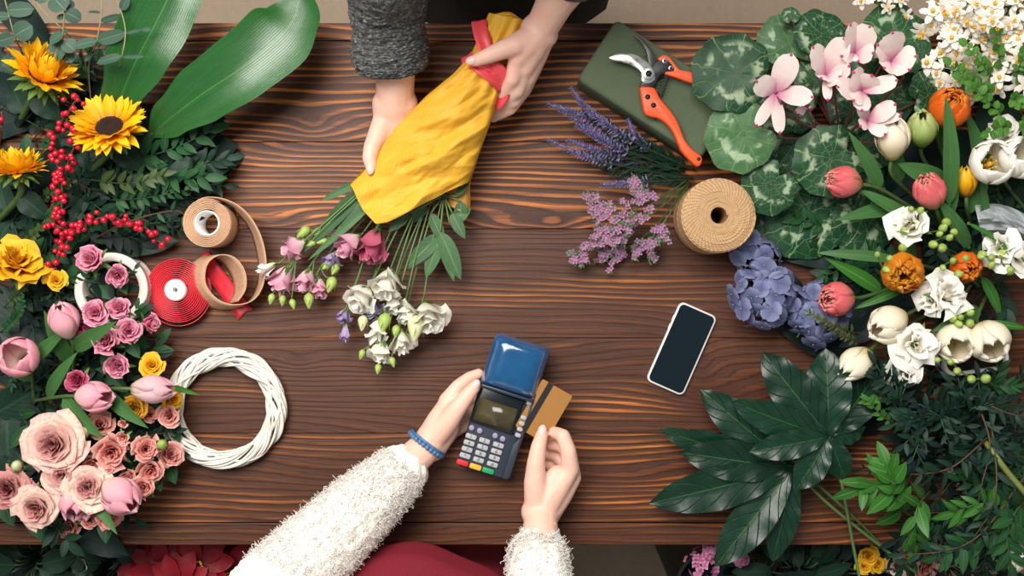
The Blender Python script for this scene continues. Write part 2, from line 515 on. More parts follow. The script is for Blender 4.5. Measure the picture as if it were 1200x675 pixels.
# ---------------------------------------------------------------- setting
def floor_mat():
    t = NT('concrete_floor', .75, .3)
    o = t.obj()
    n = t.noise(o, 2.5, 5, .6); f = t.noise(o, 90, 3, .6)
    x, y, z = t.xyz(o)
    lines = t.noise(t.comb(t.math('MULTIPLY', x, 60.0), t.math('MULTIPLY', y, 3.0), 0.0), 1.0, 2)
    c = t.mix(n, sr(148, 130, 112), sr(176, 158, 138))
    c = t.mix(t.math('MULTIPLY', f, .5), c, sr(118, 104, 92))
    c = t.mix(t.math('MULTIPLY', lines, .25), c, sr(120, 104, 90))
    t.col(c); t.bump(f, .2, .002)
    return t.m
m = MB(); m.box((-3, -3, -.08), (3, 3, 0)); fl = m.build('floor', floor_mat(), smooth=False); fl['kind'] = 'structure'
plaster = plain('plaster', sr(196, 188, 178), .9, .2, var=.04, bump=.1)
for nm, lo, hi in (('wall_back', (-3, 3, 0), (3, 3.1, 3.3)), ('wall_front', (-3, -3.1, 0), (3, -3, 3.3)), ('wall_left', (-3.1, -3.1, 0), (-3, 3.1, 3.3)), ('wall_right', (3, -3.1, 0), (3.1, 3.1, 3.3))):
    m = MB(); m.box(lo, hi); w_ = m.build(nm, plaster, smooth=False); w_['kind'] = 'structure'

# ---------------------------------------------------------------- table
tab = thing('work_table', 'dark charred-wood plank table that carries all the flowers and tools', 'table', V3((0, 0, 0)))
m = MB()
rows = [(27, 47.5, .95), (48.3, 166, .95), (166.3, 268, .8), (268.3, 396, .22), (396.3, 508, .25), (508.3, 612.2, .45), (613.2, 638.5, .2)]
for i, (a, b, k) in enumerate(rows):
    y1, y0 = P(600, a).y, P(600, b).y
    m.box((-1.06, y0, T - .032), (1.06, y1, T), rn=((i * .37 + .13) % 1.0, float(k)))
m.build('tabletop', wood, tab, smooth=False, bevel=.0012, seg=2)
for sx in (-1, 1):
    for sy in (-1, 1):
        m = MB(); m.box((sx * .95 - .035, sy * .34 - .035, 0), (sx * .95 + .035, sy * .34 + .035, T - .032), rn=(.4, 0)); m.build('leg', wood, tab, smooth=False, bevel=.004)
for sy in (-1, 1):
    m = MB(); m.box((-.915, sy * .355 - .012, T - .13), (.915, sy * .355 + .012, T - .033), rn=(.7, 0)); m.build('apron_rail', wood, tab, smooth=False, bevel=.002)

def rrect(w, h, r, n=6, cx=0, cy=0):
    o = []
    for sx, sy, a0 in ((1, 1, 0), (-1, 1, 90), (-1, -1, 180), (1, -1, 270)):
        for i in range(n + 1):
            a = radians(a0 + 90 * i / n)
            o.append((cx + sx * (w / 2 - r) + r * cos(a), cy + sy * (h / 2 - r) + r * sin(a)))
    return o

# ---------------------------------------------------------------- phone
black_glass = plain('screen_glass', sr(12, 24, 32), .12, .5, var=.05)
silver = plain('phone_silver', sr(228, 224, 218), .35, .5, metal=.2, var=.02)
Mp = Matrix.Translation(P(798.5, 408.5, .004)) @ Matrix.Rotation(radians(-23.8), 4, 'Z')
ph = thing('smartphone', 'black-screened smartphone with white rim lying between hydrangea and card terminal', 'phone', P(798.5, 408.5, 0))
m = MB(); m.M = Mp; m.prism(rrect(.0655, .1395, .0095), -.004, .0036); m.build('case', silver, ph, bevel=.0016, seg=3)
m = MB(); m.M = Mp; m.prism(rrect(.0595, .1335, .0072), .0036, .0040); m.build('screen', black_glass, ph, smooth=False)
m = MB(); m.M = Mp
for y in (.025, .04): m.box((-.0335, y - .005, -.0012), (-.0325, y + .005, .0012))
m.build('side_button', silver, ph)

# ---------------------------------------------------------------- card terminal
tk = S * (H - .05) / H
Mt = Matrix.Translation(P(589, 476, .05)) @ Matrix.Rotation(radians(-17.5), 4, 'Z') @ Matrix.Rotation(radians(2), 4, 'X')
term = thing('card_terminal', 'dark payment terminal with keypad and blue printer cover held by the customer', 'payment terminal', P(589, 476, .0))
body_m = plain('terminal_body', sr(44, 52, 64), .42, .5, var=.08)
key_m = plain('key_grey', sr(168, 168, 172), .45, var=.04)
dig_m = plain('digit_ink', sr(38, 40, 46), .6, var=.02)
def tprism(name, poly, z0, z1, mat, par, bev=.001, seg=2):
    m = MB(); m.M = Mt; m.prism([(x * tk, y * tk) for x, y in poly], z0, z1); return m.build(name, mat, par, bevel=bev, seg=seg)
b = [(-31, -78), (-27, -82), (28, -82), (32, -78), (33, -20), (33.5, 20), (33.5, 70), (28, 80), (-28, 80), (-33.5, 70), (-33.5, 20), (-32, -20)]
tprism('body', b, -.026, .004, body_m, term, .005, 3)
tprism('swipe_rail', [(24.5, -80), (30, -80), (33.5, -76), (34.5, 26), (29, 32), (29, -30), (24.5, -38)], .003, .0125, body_m, term, .002)
# printer cover, domed translucent blue
tc = NT('printer_cover_blue', .16, .6)
v = tc.obj()
tc.col(tc.mix(tc.noise(v, 30, 2), sr(14, 70, 118), sr(30, 104, 160))); tc.b.inputs['Coat Weight'].default_value = .5; tc.b.inputs['Transmission Weight'].default_value = .25
m = MB(); m.M = Mt
def cover(u, v):
    a, b_ = (u - .5) * 2, (v - .5) * 2
    wx = 33.5 - 4.0 * max(0, (b_ - .72) / .28) ** 2
    sx = a; ex = 1 - abs(a) ** 5
    ez = 1 - max(0, abs(b_) ** 6) 
    z = .004 + .026 * (max(0, ex) ** .5) * (max(0, ez) ** .5) * (0.82 + .18 * cos(a * 1.4))
    return V3((sx * wx * tk, (50 + b_ * 31.5) * tk, z))
m.grid(cover, 24, 24)
cov = m.build('printer_cover', tc.m, term)
tprism('paper_bar', [(-31, 16.5), (31, 16.5), (31, 20), (-31, 20)], .012, .0235, plain('bar_dark', sr(40, 52, 66), .35), term, .001)
tprism('latch', [(25, 12), (31, 12), (31, 17), (25, 17)], .010, .0150, key_m, term, .001)
# display
dp = tprism('display_bezel', rrect(54, 44, 3, 4, -5, -6), .004, .0085, plain('bezel_black', sr(16, 20, 26), .2, var=.05), term, .0015)
lcd = NT('display_lcd', .15, .5)
lcd.col(lcd.mix(lcd.noise(lcd.obj(), 26, 1), sr(44, 44, 34), sr(96, 88, 58)))
tprism('display_screen', rrect(46, 27, 1.5, 3, -5, -11), .0085, .0089, lcd.m, dp, 0)
def key(name, x, y, w, h, mat, label=None, txt=None, round_=False, z=.0072):
    k = tprism(name, rrect(w, h, min(w, h) * (.49 if round_ else .28), 4, x, y), .003, z, mat, term, .0008)
    if label: k['label'] = label
    if txt:
        cu = bpy.data.curves.new('key_digit', 'FONT'); cu.body = txt; cu.size = h * tk * 1.0; cu.align_x = 'CENTER'; cu.align_y = 'CENTER'; cu.extrude = .0001
        t_ = bpy.data.objects.new("key_digit", cu); C.objects.link(t_)
        me = bpy.data.meshes.new_from_object(t_.evaluated_get(bpy.context.evaluated_depsgraph_get())); me.materials.clear(); me.materials.append(dig_m)
        bpy.data.objects.remove(t_); o = bpy.data.objects.new("key_digit", me); C.objects.link(o)
        o.parent = k
        M = Mt @ Matrix.Translation((x * tk, y * tk, z + .0002))
        o.matrix_local = Matrix.Translation(-parent_loc(k)) @ M
    return k
violet = plain('key_violet', sr(150, 138, 172), .4)
for x, y in ((-27, -34.5), (-17, -35), (2, -35), (11.5, -36)): key('function_key', x, y, 6.5, 6.5, violet, 'small round violet key' if x == -27 else None, None, True)
kk = iter('123456789*0#')
for y in (-44.5, -52.4, -60.3, -68.2):
    for x in (-24.5, -8, 9): key('number_key', x, y, 13, 5.6, key_m, None, next(kk))
for x, c, nm in ((-25, sr(206, 34, 44), 'red'), (-9, sr(236, 170, 44), 'yellow'), (6.5, sr(24, 150, 92), 'green')):
    key('action_key', x, -77, 14, 6, plain('key_' + nm, c, .4), nm + ' key')
for y in (-4, -11.2, -18.4, -25.6): key('side_key', 27, y, 7, 4.6, key_m, None, None, True, .0155)

# ---------------------------------------------------------------- bank card
gold = plain('card_gold', sr(176, 124, 66), .35, .5, metal=.35, var=.05)
ca, cb, cd = P(640, 446.5, .064), P(671, 464.5, .064), P(611, 500, .061)
ex = (cb - ca).normalized(); ey = (ca - cd); ey = (ey - ex * ey.dot(ex)).normalized(); ez = ex.cross(ey)
Mc = Matrix(((ex.x, ey.x, ez.x, 0), (ex.y, ey.y, ez.y, 0), (ex.z, ey.z, ez.z, 0), (0, 0, 0, 1)))
Mc = Matrix.Translation(ca + ex * .0205 - ey * .0425) @ Mc
card = thing('bank_card', 'gold bank card with black stripe being swiped through the terminal', 'card', ca + ex * .02 - ey * .04)
m = MB(); m.M = Mc; m.prism(rrect(.054, .0856, .003, 5), -.0005, .0005); m.build('card_body', gold, card, smooth=False)
m = MB(); m.M = Mc; m.box((-.0165, -.0427, .0005), (-.007, .0427, .0008)); m.build('magnetic_stripe', plain('stripe_black', sr(22, 20, 24), .4), card, smooth=False)

# ---------------------------------------------------------------- floral foam brick
fm = NT('foam_green', .92, .15)
v = fm.obj(); n = fm.noise(v, 220, 3, .6); n2 = fm.noise(v, 14, 3)
pits = fm.step(fm.noise(v, 70, 2), .68, .78)
fm.col(fm.mix(fm.math('MULTIPLY', pits, .7), fm.mix(n2, sr(82, 96, 76), sr(104, 116, 92)), sr(50, 60, 48))); fm.bump(n, .5, .002)
fh = .075
fa, fb, fc = P(722, 21, fh), P(677, 93, fh), P(822, 187, fh)
fx = (fc - fb); fx.z = 0; fy = (fa - fb); fy.z = 0
fL, fW = fx.length, fy.length
ang = atan2(fx.y, fx.x)
fcen = (fa + fc) / 2
m = MB(); m.M = Matrix.Translation(V3((fcen.x, fcen.y, T))) @ Matrix.Rotation(ang, 4, 'Z')
m.prism(rrect(fL, fW, .010, 6), .0, fh)
foam = m.build('foam_brick', fm.m, None, bevel=.007, seg=3)
tag(foam, 'dark green floral foam brick under the orange secateurs', 'floral foam')

# ---------------------------------------------------------------- secateurs
def cp(pts, sc=3.555, ox=640, oy=10, h=.09):
    return [tuple(P(ox + x / sc, oy + y / sc, h)[:2]) for x, y in pts]
orange = plain('orange_grip', sr(244, 92, 40), .42, .5, var=.05)
steel = NT('blade_steel', .28, .5); steel.b.inputs['Metallic'].default_value = .9
nn_ = steel.noise(steel.obj(), 60, 3); steel.col(steel.mix(steel.step(nn_, .45, .7), sr(206, 204, 200), sr(120, 92, 78)))
dsteel = plain('blade_dark', sr(84, 82, 80), .4, .5, metal=.7, var=.3)
black = plain('black_plate', sr(30, 32, 36), .4, var=.1)
sec = thing('secateurs', 'open pruning secateurs with orange grips lying on the foam brick', 'secateurs', P(758, 90, fh))
def spl(name, pts, z0, z1, mat, par=sec, bev=.0012, lab=None, sm=2):
    q = cp(pts)
    q = [(a.x, a.y) for a in smooth_path([V3((x, y, 0)) for x, y in q + [q[0]]], sm)[:-1]]
    m = MB(); m.prism(q, T + z0, T + z1); o = m.build(name, mat, par, bevel=bev, seg=2)
    if lab: o['label'] = lab
    return o
g1 = spl('handle', [(388, 325), (450, 330), (470, 370), (520, 430), (550, 480), (575, 545), (610, 590), (645, 615), (648, 640), (630, 660), (595, 630), (560, 590), (530, 520), (500, 480), (460, 455), (415, 445), (400, 400)], .078, .094, orange, bev=.003)
g2 = spl('handle', [(462, 212), (485, 195), (512, 203), (545, 245), (562, 258), (600, 265), (650, 288), (690, 320), (680, 340), (640, 316), (600, 310), (540, 288), (495, 275), (500, 264), (532, 260), (525, 240), (500, 215), (480, 222)], .079, .093, orange, bev=.003)
spl('body_plate', [(435, 245), (465, 215), (490, 205), (520, 230), (532, 258), (500, 268), (470, 285), (455, 320), (435, 328), (392, 330), (400, 300), (420, 270)], .080, .0925, black)
spl('cutting_blade', [(258, 208), (285, 192), (340, 188), (385, 200), (420, 225), (445, 255), (455, 290), (440, 310), (410, 315), (395, 300), (395, 270), (370, 248), (330, 230), (285, 222)], .0925, .0955, steel.m, bev=.001)
spl('hook_blade', [(365, 112), (380, 112), (410, 135), (440, 175), (460, 215), (455, 245), (430, 240), (425, 215), (415, 175), (395, 140)], .084, .0890, dsteel, bev=.001)
for (x, y, r, mt, z0, z1, nm) in ((424, 275, 26, steel.m, .0955, .0985, 'pivot_bolt'), (492, 220, 11, steel.m, .0925, .0945, 'screw'), (518, 250, 11, steel.m, .0925, .0945, 'screw')):
    m = MB(); m.prism(cp([(x + r * cos(a * pi / 9), y + r * sin(a * pi / 9)) for a in range(18)]), T + z0, T + z1); bo = m.build(nm, mt, sec, bevel=.0008)
    m = MB(); m.prism(cp([(x + r * .55 * cos(a * pi / 3), y + r * .55 * sin(a * pi / 3)) for a in range(6)]), T + z1, T + z1 + .001); m.build('bolt_socket', black, bo)
for (x, y, r) in ((422, 370, 11), (446, 405, 11), (634, 628, 8)):
    m = MB(); m.prism(cp([(x + r * cos(a * pi / 8), y + r * sin(a * pi / 8)) for a in range(16)]), T + .088, T + .0942); m.build('grip_hole', black, g1)
sp = [P(640 + 500 / 3.555, 10 + 285 / 3.555, .086), P(640 + 472 / 3.555, 10 + 365 / 3.555, .086)]
hel = []
for i in range(73):
    u = i / 72; p = sp[0].lerp(sp[1], u); d = (sp[1] - sp[0]).normalized(); sd = d.cross(UP)
    a = u * 6 * 2 * pi
    hel.append(p + sd * .0052 * cos(a) + UP * .0052 * sin(a))
m = MB(); m.tube(hel, .0008, 5); m.build('spring', dsteel, sec)

# ---------------------------------------------------------------- twine
tw = NT('jute_twine', .85, .2)
u_, v_ = tw.uv()
w_ = tw.math('MULTIPLY_ADD', tw.math('SINE', tw.math('ADD', tw.math('MULTIPLY', u_, 5200.0), tw.math('MULTIPLY', v_, 6.28))), .5, .5)
n = tw.noise(tw.obj(), 160, 3)
tw.col(tw.mix(tw.math('ADD', tw.math('MULTIPLY', w_, .45), tw.math('MULTIPLY', n, .5)), sr(152, 112, 76), sr(226, 190, 146))); tw.bump(w_, .5, .001)
twh = .098
ctr = P(843, 252, twh); R0 = 42.5 * S * (H - twh) / H
twine = thing('twine_roll', 'fat roll of natural jute twine standing between lavender and cyclamen', 'twine', V3((ctr.x, ctr.y, T)))
m = MB(); path = []
for i in range(16 * 40):
    u = i / (16 * 40 - 1); r = lerp(.0135, R0 - .001, u); a = u * 16 * 2 * pi
    path.append(V3((ctr.x + r * cos(a), ctr.y + r * sin(a), T + twh - .0035 - .016 * max(0, u - .72) ** 1.3 / .28 ** .3 + .0012 * nz(a * .8, r * 60))))
m.tube(path, .0023, 6)
m.build('top_winding', tw.m, twine)
m = MB(); path = []
for i in range(22 * 40):
    u = i / (22 * 40 - 1); a = u * 22 * 2 * pi
    path.append(V3((ctr.x + R0 * (1 + .01 * nz(a * .3)) * cos(a), ctr.y + R0 * sin(a), T + .003 + u * (twh - .012) + .002 * sin(a * 2 + u * 9))))
m.tube(path, .0026, 6); m.build('side_winding', tw.m, twine)
m = MB(); m.M = Matrix.Translation(V3((ctr.x, ctr.y, T)))
m.lathe([(.0125, .002), (R0 - .001, .002), (R0 - .001, twh - .012), (R0 - .006, twh - .006), (.0125, twh - .006), (.0125, .002)], 36, closed=False); m.build('core', plain('twine_core', sr(120, 84, 52), .9), twine)

# ---------------------------------------------------------------- willow wreath
wr = NT('whitewashed_willow', .65, .3)
n = wr.noise(wr.obj(), 35, 3); n2 = wr.noise(wr.obj(), 180, 2)
wr.col(wr.mix(wr.step(n, .55, .8), sr(228, 222, 214), sr(196, 186, 174))); wr.bump(n2, .3, .001)
wc = P(262.5, 479, .018); Rw = 61 * S * .99
m = MB()
for k in range(34):
    ph0 = k * 2 * pi / 34 * 5; tw_ = random.choice((2, 2, 2, 3, -2))
    rr = U(.0085, .0125); s0 = U(0, 50); path = []
    for i in range(121):
        a = 2 * pi * i / 120
        b = ph0 + tw_ * a + .5 * sin(a * 2 + s0)
        q = rr * (1 + .15 * sin(3 * a + s0))
        R = Rw + q * cos(b) * 1.15 
        path.append(V3((wc.x + R * cos(a), wc.y + R * sin(a) * .99, T + .0165 + q * sin(b) * .95)))
    m.tube(path, U(.0018, .0029), 6, cap=False)
wreath = m.build('willow_wreath', wr.m); tag(wreath, 'whitewashed woven willow wreath ring beside the pink flowers', 'wreath')

# ---------------------------------------------------------------- burlap ribbon
bu = NT('burlap', .9, .1)
u_, v_ = bu.uv()
wv = bu.math('MULTIPLY', bu.math('SINE', bu.math('MULTIPLY', u_, 900.0)), bu.math('SINE', bu.math('MULTIPLY', v_, 170.0)))
nb = bu.noise(bu.obj(), 240, 3)
bu.col(bu.mix(bu.math('ADD', bu.math('MULTIPLY_ADD', wv, .3, .25), bu.math('MULTIPLY', nb, .5)), sr(160, 116, 88), sr(236, 198, 164))); bu.bump(bu.math('ADD', wv, nb), .5, .001)
def band(mb, top, bot, n=6, thick=.001):
    a, b = smooth_path(top, n), smooth_path(bot, n)
    N = len(a) - 1
    nv = 4
    mb.grid(lambda u, v: a[round(u * N)].lerp(b[round(u * N)], v), N, nv)
bh = .06
bc = P(242.5, 261.5, bh); k_ = S * (H - bh) / H
burl = thing('burlap_ribbon', 'roll of tan burlap ribbon with a loose curled tail', 'ribbon', V3((bc.x, bc.y, T)))
top, bot = [], []
for i in range(7 * 24 + 1):
    u = i / (7 * 24); a = pi * .35 - u * 7 * 2 * pi; r = lerp(15.3, 28.5, u ** .95) * k_
    z = bh * (1 + .03 * nz(a * .7))
    top.append(V3((bc.x + r * cos(a), bc.y + r * sin(a), T + z))); bot.append(V3((bc.x + r * cos(a), bc.y + r * sin(a), T + .001)))
m = MB(); band(m, top, bot, 1)
m.build('wound_burlap', bu.m, burl, solid=.0016)
tp = [(222, 247), (230, 236), (243, 231), (262, 233), (281, 242), (296, 258), (307, 280), (312, 308), (308, 335), (296, 352), (274, 357), (254, 350), (241, 332), (243, 310), (257, 299), (275, 302), (287, 318), (288, 338), (279, 353)]
bp = [(232, 250), (240, 242), (252, 238), (266, 242), (280, 252), (292, 268), (299, 288), (303, 314), (300, 338), (286, 357), (256, 363), (232, 352), (219, 333), (222, 312), (238, 300), (256, 305), (270, 322), (274, 342), (268, 356)]
m = MB(); band(m, [P(x, y, .058 - .012 * min(1, i / 8)) for i, (x, y) in enumerate(tp)], [P(x, y, .002) for x, y in bp], 8)
m.build('loose_tail', bu.m, burl, solid=.0014)
m = MB(); m.M = Matrix.Translation(V3((bc.x, bc.y, T)))
m.lathe([(13.2 * k_, .001), (15 * k_, .001), (15 * k_, bh + .001), (13.2 * k_, bh + .001), (13.2 * k_, .001)], 32, closed=False); m.build('paper_core', plain('core_white', sr(225, 222, 220), .7), burl)

# ---------------------------------------------------------------- red satin ribbon
redm = NT('red_satin', .36, .5)
u_, v_ = redm.uv(); n = redm.noise(redm.obj(), 60, 2)
redm.col(redm.mix(n, sr(212, 20, 44), sr(234, 46, 66))); redm.b.inputs['Sheen Weight'].default_value = .3
rs = thing('red_ribbon', 'spool of scarlet satin ribbon beside the burlap roll', 'ribbon', P(206, 341, 0))
rc = P(206, 340, .028)
m = MB(); top, bot = [], []
for i in range(11 * 30 + 1):
    u = i / (11 * 30); a = .4 + u * 11 * 2 * pi; r = lerp(13.5, 38, u) * S
    z = .030 - .010 * u + .0025 * sin(a + 1) * u + .002 * nz(a * .5)
    top.append(V3((rc.x + r * cos(a), rc.y + r * sin(a), T + z))); bot.append(V3((rc.x + r * .97 * cos(a), rc.y + r * .97 * sin(a), T + .002)))
band(m, top, bot, 1)
m.build('wound_ribbon', redm.m, rs, solid=.0011)
m = MB(); top, bot = [], []
for i in range(61):
    a = pi * 1.05 + i / 60 * 1.15 * pi
    x, y = 209 + 38 * cos(a), 344 - 38 * sin(a)
    top.append(P(x, y, .012 + .006 * sin(i / 60 * pi))); bot.append(P(x - 1, y, .001))
band(m, top, bot, 1); m.build('loose_loop', redm.m, rs, solid=.0009)
m = MB(); m.grid(lambda u, v: P(lerp(236, 288, u) + (v - .5) * 15 + (v - .5) * 4 * (u > .99), lerp(300, 369, u) - (v - .5) * 13 - (3.5 * (1 - abs(v - .5) * 2) if u > .99 else 0), .002 + .006 * (1 - u) + .002 * sin(u * 7)), 20, 4)
m.build('ribbon_tail', redm.m, rs, solid=.0006)
m = MB(); m.M = Matrix.Translation(V3((rc.x, rc.y, T)))
m.lathe([(.0035, .001), (.0175, .001), (.0175, .031), (.016, .033), (.0045, .033), (.0035, .0315), (.0035, .001)], 32, closed=False); m.build('spool_hub', plain('spool_white', sr(226, 220, 218), .6, bump=.1), rs)

# ---------------------------------------------------------------- white reel
wc2 = P(131, 339, .04); k_ = S * (H - .04) / H
m = MB(); m.M = Matrix.Translation(V3((wc2.x, wc2.y, T)))
m.lathe([(33 * k_, .001), (43 * k_, .001), (43 * k_, .008), (41.5 * k_, .009), (41.5 * k_, .038), (43 * k_, .039), (43 * k_, .044), (41.5 * k_, .0455), (34 * k_, .0455), (33 * k_, .044), (33 * k_, .001)], 56, closed=False)
reel = m.build('ribbon_reel', plain('reel_white', sr(226, 216, 206), .55, var=.03)); tag(reel, 'empty white ring reel half hidden by pink roses', 'reel')

def ring_prism(m, outer, inner, z0, z1, zin):
    n = len(outer)
    loops = [[(x, y, z0) for x, y in outer], [(x, y, z1) for x, y in outer], [(x, y, z1) for x, y in inner], [(x, y, zin) for x, y in inner]]
    vs = sum(loops, [])
    fs = [(k * n + i, k * n + (i + 1) % n, (k + 1) * n + (i + 1) % n, (k + 1) * n + i) for k in range(3) for i in range(n)] + ([tuple(range(n - 1, -1, -1)), tuple(3 * n + i for i in range(n))] if zin < z1 - .02 or zin < .01 else [])
    m.add(vs, fs)
# ---------------------------------------------------------------- flower helpers
pm = petalmat
PK_TULIP = pm('petal_pink_tulip', sr(250, 232, 212), sr(252, 194, 204), sr(242, 152, 174), None, sr(252, 214, 220), .22, trans=.26)
PALE_TULIP = pm('petal_pale_tulip', sr(236, 212, 196), sr(244, 208, 214), sr(240, 184, 198), None, sr(248, 216, 220), .2, trans=.35)
MAGENTA = pm('petal_magenta_rose', sr(176, 40, 96), sr(222, 88, 138), sr(244, 158, 186), sr(240, 160, 188), sr(252, 206, 218), .3)
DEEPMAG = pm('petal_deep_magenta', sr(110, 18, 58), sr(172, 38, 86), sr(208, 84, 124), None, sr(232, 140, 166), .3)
SALMON = pm('petal_salmon_rose', sr(176, 70, 74), sr(222, 128, 126), sr(244, 176, 162), None, sr(250, 206, 194), .3)
CREAMP = pm('petal_cream_rose', sr(206, 130, 126), sr(240, 206, 188), sr(248, 226, 208), sr(196, 128, 128), sr(238, 176, 172), .22)
DUSTY = pm('petal_dusty_rose', sr(130, 60, 62), sr(196, 130, 122), sr(226, 172, 160), sr(140, 74, 76), sr(232, 150, 160), .28)
YELLOW = pm('petal_yellow', sr(214, 130, 12), sr(246, 182, 22), sr(252, 204, 52), None, None, .28)
YORANGE = pm('petal_sunflower', sr(240, 136, 4), sr(255, 192, 12), sr(255, 210, 44), None, None, .32, trans=.2)
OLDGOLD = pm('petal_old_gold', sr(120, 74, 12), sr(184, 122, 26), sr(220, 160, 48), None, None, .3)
REDB = pm('petal_poinsettia', sr(90, 6, 18), sr(150, 14, 32), sr(168, 24, 44), None, None, .3, trans=.12)
WHITE = pm('petal_white', sr(226, 222, 176), sr(250, 244, 232), sr(255, 252, 246), None, None, .10, trans=.26)
CREAM = pm('petal_cream_tulip', sr(226, 214, 140), sr(250, 238, 212), sr(253, 246, 230), None, None, .10, trans=.30)
GRNW = pm('petal_greenwhite', sr(96, 138, 50), sr(150, 178, 88), sr(206, 214, 150), None, None, .4)
ORANGE = pm('petal_orange_tulip', sr(196, 132, 24), sr(238, 122, 30), sr(240, 104, 30), None, sr(250, 176, 60), .4, trans=.4)
ORYEL = pm('petal_orange_yellow', sr(226, 178, 40), sr(240, 164, 36), sr(224, 112, 30), None, sr(250, 200, 70), .5, trans=.4)
CORAL = pm('petal_coral_tulip', sr(240, 206, 140), sr(242, 134, 132), sr(236, 96, 110), None, sr(255, 196, 176), .35, trans=.35)
CYC = pm('petal_cyclamen', sr(206, 90, 150), sr(250, 226, 224), sr(252, 238, 234), None, None, .08, trans=.3)
CYC_TIP = plain('cyclamen_tip', sr(200, 40, 110), .5)
HYD = pm('petal_hydrangea', sr(82, 88, 128), sr(112, 120, 160), sr(150, 154, 192), None, None, .3)
LAV = pm('petal_lavender', sr(120, 112, 164), sr(172, 160, 214), sr(204, 194, 238), None, None, .3)
HEATH = pm('petal_heather', sr(128, 84, 118), sr(186, 134, 170), sr(222, 176, 206), None, None, .35)
LILAC = pm('petal_lilac', sr(150, 80, 120), sr(204, 126, 166), sr(228, 162, 194), None, None, .3)
EUP = pm('petal_eustoma_pink', sr(240, 228, 208), sr(242, 190, 208), sr(226, 150, 182), None, sr(248, 214, 222), .3)
EUD = pm('petal_eustoma_deep', sr(180, 96, 110), sr(206, 104, 130), sr(190, 76, 116), None, sr(226, 150, 170), .3)
EUV = pm('petal_eustoma_violet', sr(180, 168, 196), sr(186, 168, 206), sr(160, 140, 190), None, None, .3)
EUW = pm('petal_eustoma_white', sr(206, 214, 160), sr(242, 238, 226), sr(250, 248, 240), None, None, .12)
BUDG = plain('bud_green', sr(158, 182, 92), .5, var=.25)
BUDP = plain('bud_pale', sr(206, 208, 160), .5, var=.2)
POLLEN = plain('pollen_yellow', sr(232, 178, 50), .8, var=.25, bump=.3)
RED = NT('berry_red', .22, .6); RED.col(RED.mix(RED.noise(RED.obj(), 90, 2), sr(176, 10, 36), sr(214, 24, 54)))
BLACKISH = plain('seed_dark', sr(52, 32, 26), .9, var=.4, scale=300)

AXU = V3((0, 0, 1))
def mk_stem(root, B, axis, end, r=.003, mat=None, name='stem', bow=.5, n=7):
    a = V3(axis).normalized(); e = P(*end) if len(end) == 3 else V3(end)
    L = (e - B).length
    p = smooth_path([B, B - a * L * .28 * bow * 1.4, B.lerp(e, .62) - UP * .0 - a * L * .10, e], 5)
    for q in p: q.z = max(q.z, T + r)
    m = MB(); m.tube(p, r, n); return m.build(name, mat or stem_g, root), p

def blades(root, path, n, L, W, mat, spread=.9, u0=.25, u1=.7, name='leaf', bend=.6):
    for i in range(n):
        p, t = along(path, lerp(u0, u1, (i + .5) / n))
        sd = t.cross(UP).normalized() * (1 if i % 2 else -1)
        d = -t * .8 + sd * U(.3, spread) + UP * U(.0, .3)
        m = MB(); leaf(m, p, d, UP + sd * U(-.3, .3), L * U(.8, 1.15), W * U(.85, 1.1), (.55, 1.0), bend, .22, .02, 10, 2)
        m.build(name, mat, root)

def tulip_thing(label, px, py, h, axis, R, mat, end, Hh=None, op=.05, ruff=0.0, nl=1, group=None, name='tulip', n=6, lab2=None, sr_=.0032, leafL=.11, stamens=False, lm=None, point=.16):
    R = R * S * (H - h) / H; Hh = Hh * S * (H - h) / H if Hh else R * 2.5
    a = V3(axis); a.z *= .55 if op < .25 else 1.0; a.normalize()
    B = P(px, py, h) - a * Hh * .5
    B.z = max(B.z, T + R * .35)
    M = frame(B, a, U(0, 6))
    e = P(*end)
    root = thing(name, label, 'flower', e, group)
    m = MB(); tulip_full(m, M, R, Hh, op, ruff, n, point); m.build('petals', mat, root, solid=.0006)
    st, path = mk_stem(root, B + a * Hh * .04, a, end, sr_)
    if nl: blades(root, path, nl, leafL, .026, lm or lf_tulip)
    if stamens or op > .35:
        m = MB(); m.M = M
        m.tube([(0, 0, 0), (0, 0, Hh * .45)], R * .12, 6)
        for i in range(6):
            q = i * pi / 3
            m.tube([(R * .1 * cos(q), R * .1 * sin(q), 0), (R * .28 * cos(q), R * .28 * sin(q), Hh * .42)], R * .035, 5)
            m.sphere((R * .29 * cos(q), R * .29 * sin(q), Hh * .45), (R * .06, R * .06, R * .16), 5, 6)
        m.build('stamens', POLLEN, root)
    return root

def rose_thing(label, px, py, h, axis, R, mat, end, N=18, ruff=.4, op=.5, Hk=1.25, group=None, name='rose', sep=True, nl=0, curl=1.0, r=.002, wide=1.0):
    R = R * S * (H - h) / H; Hh = R * Hk
    a = V3(axis).normalized()
    B = P(px, py, h) - a * Hh * .5
    B.z = max(B.z, T + R * .3)
    M = frame(B, a, U(0, 6))
    root = thing(name, label, 'flower', P(*end), group)
    m = MB(); rose(m, M, R, Hh, N, ruff, op, curl, U(0, 6), wide); m.build('petals', mat, root)
    if sep:
        m = MB(); sepals(m, M, R, R * 1.0); m.M = M; m.sphere((0, 0, 0), R * .22, 5, 8); m.build('sepals', sepal_g, root)
    st, path = mk_stem(root, B, a, end, r)
    for i in range(nl):
        p, t = along(path, U(.25, .7)); sd = t.cross(UP).normalized() * (1 if i % 2 else -1)
        m = MB(); leaf(m, p, -t * .3 + sd + UP * .3, UP, R * 2.2, R * 1.2, (.6, .9), .5, .15, 0, 6, 2); m.build('leaf', lf_mid, root)
    return root

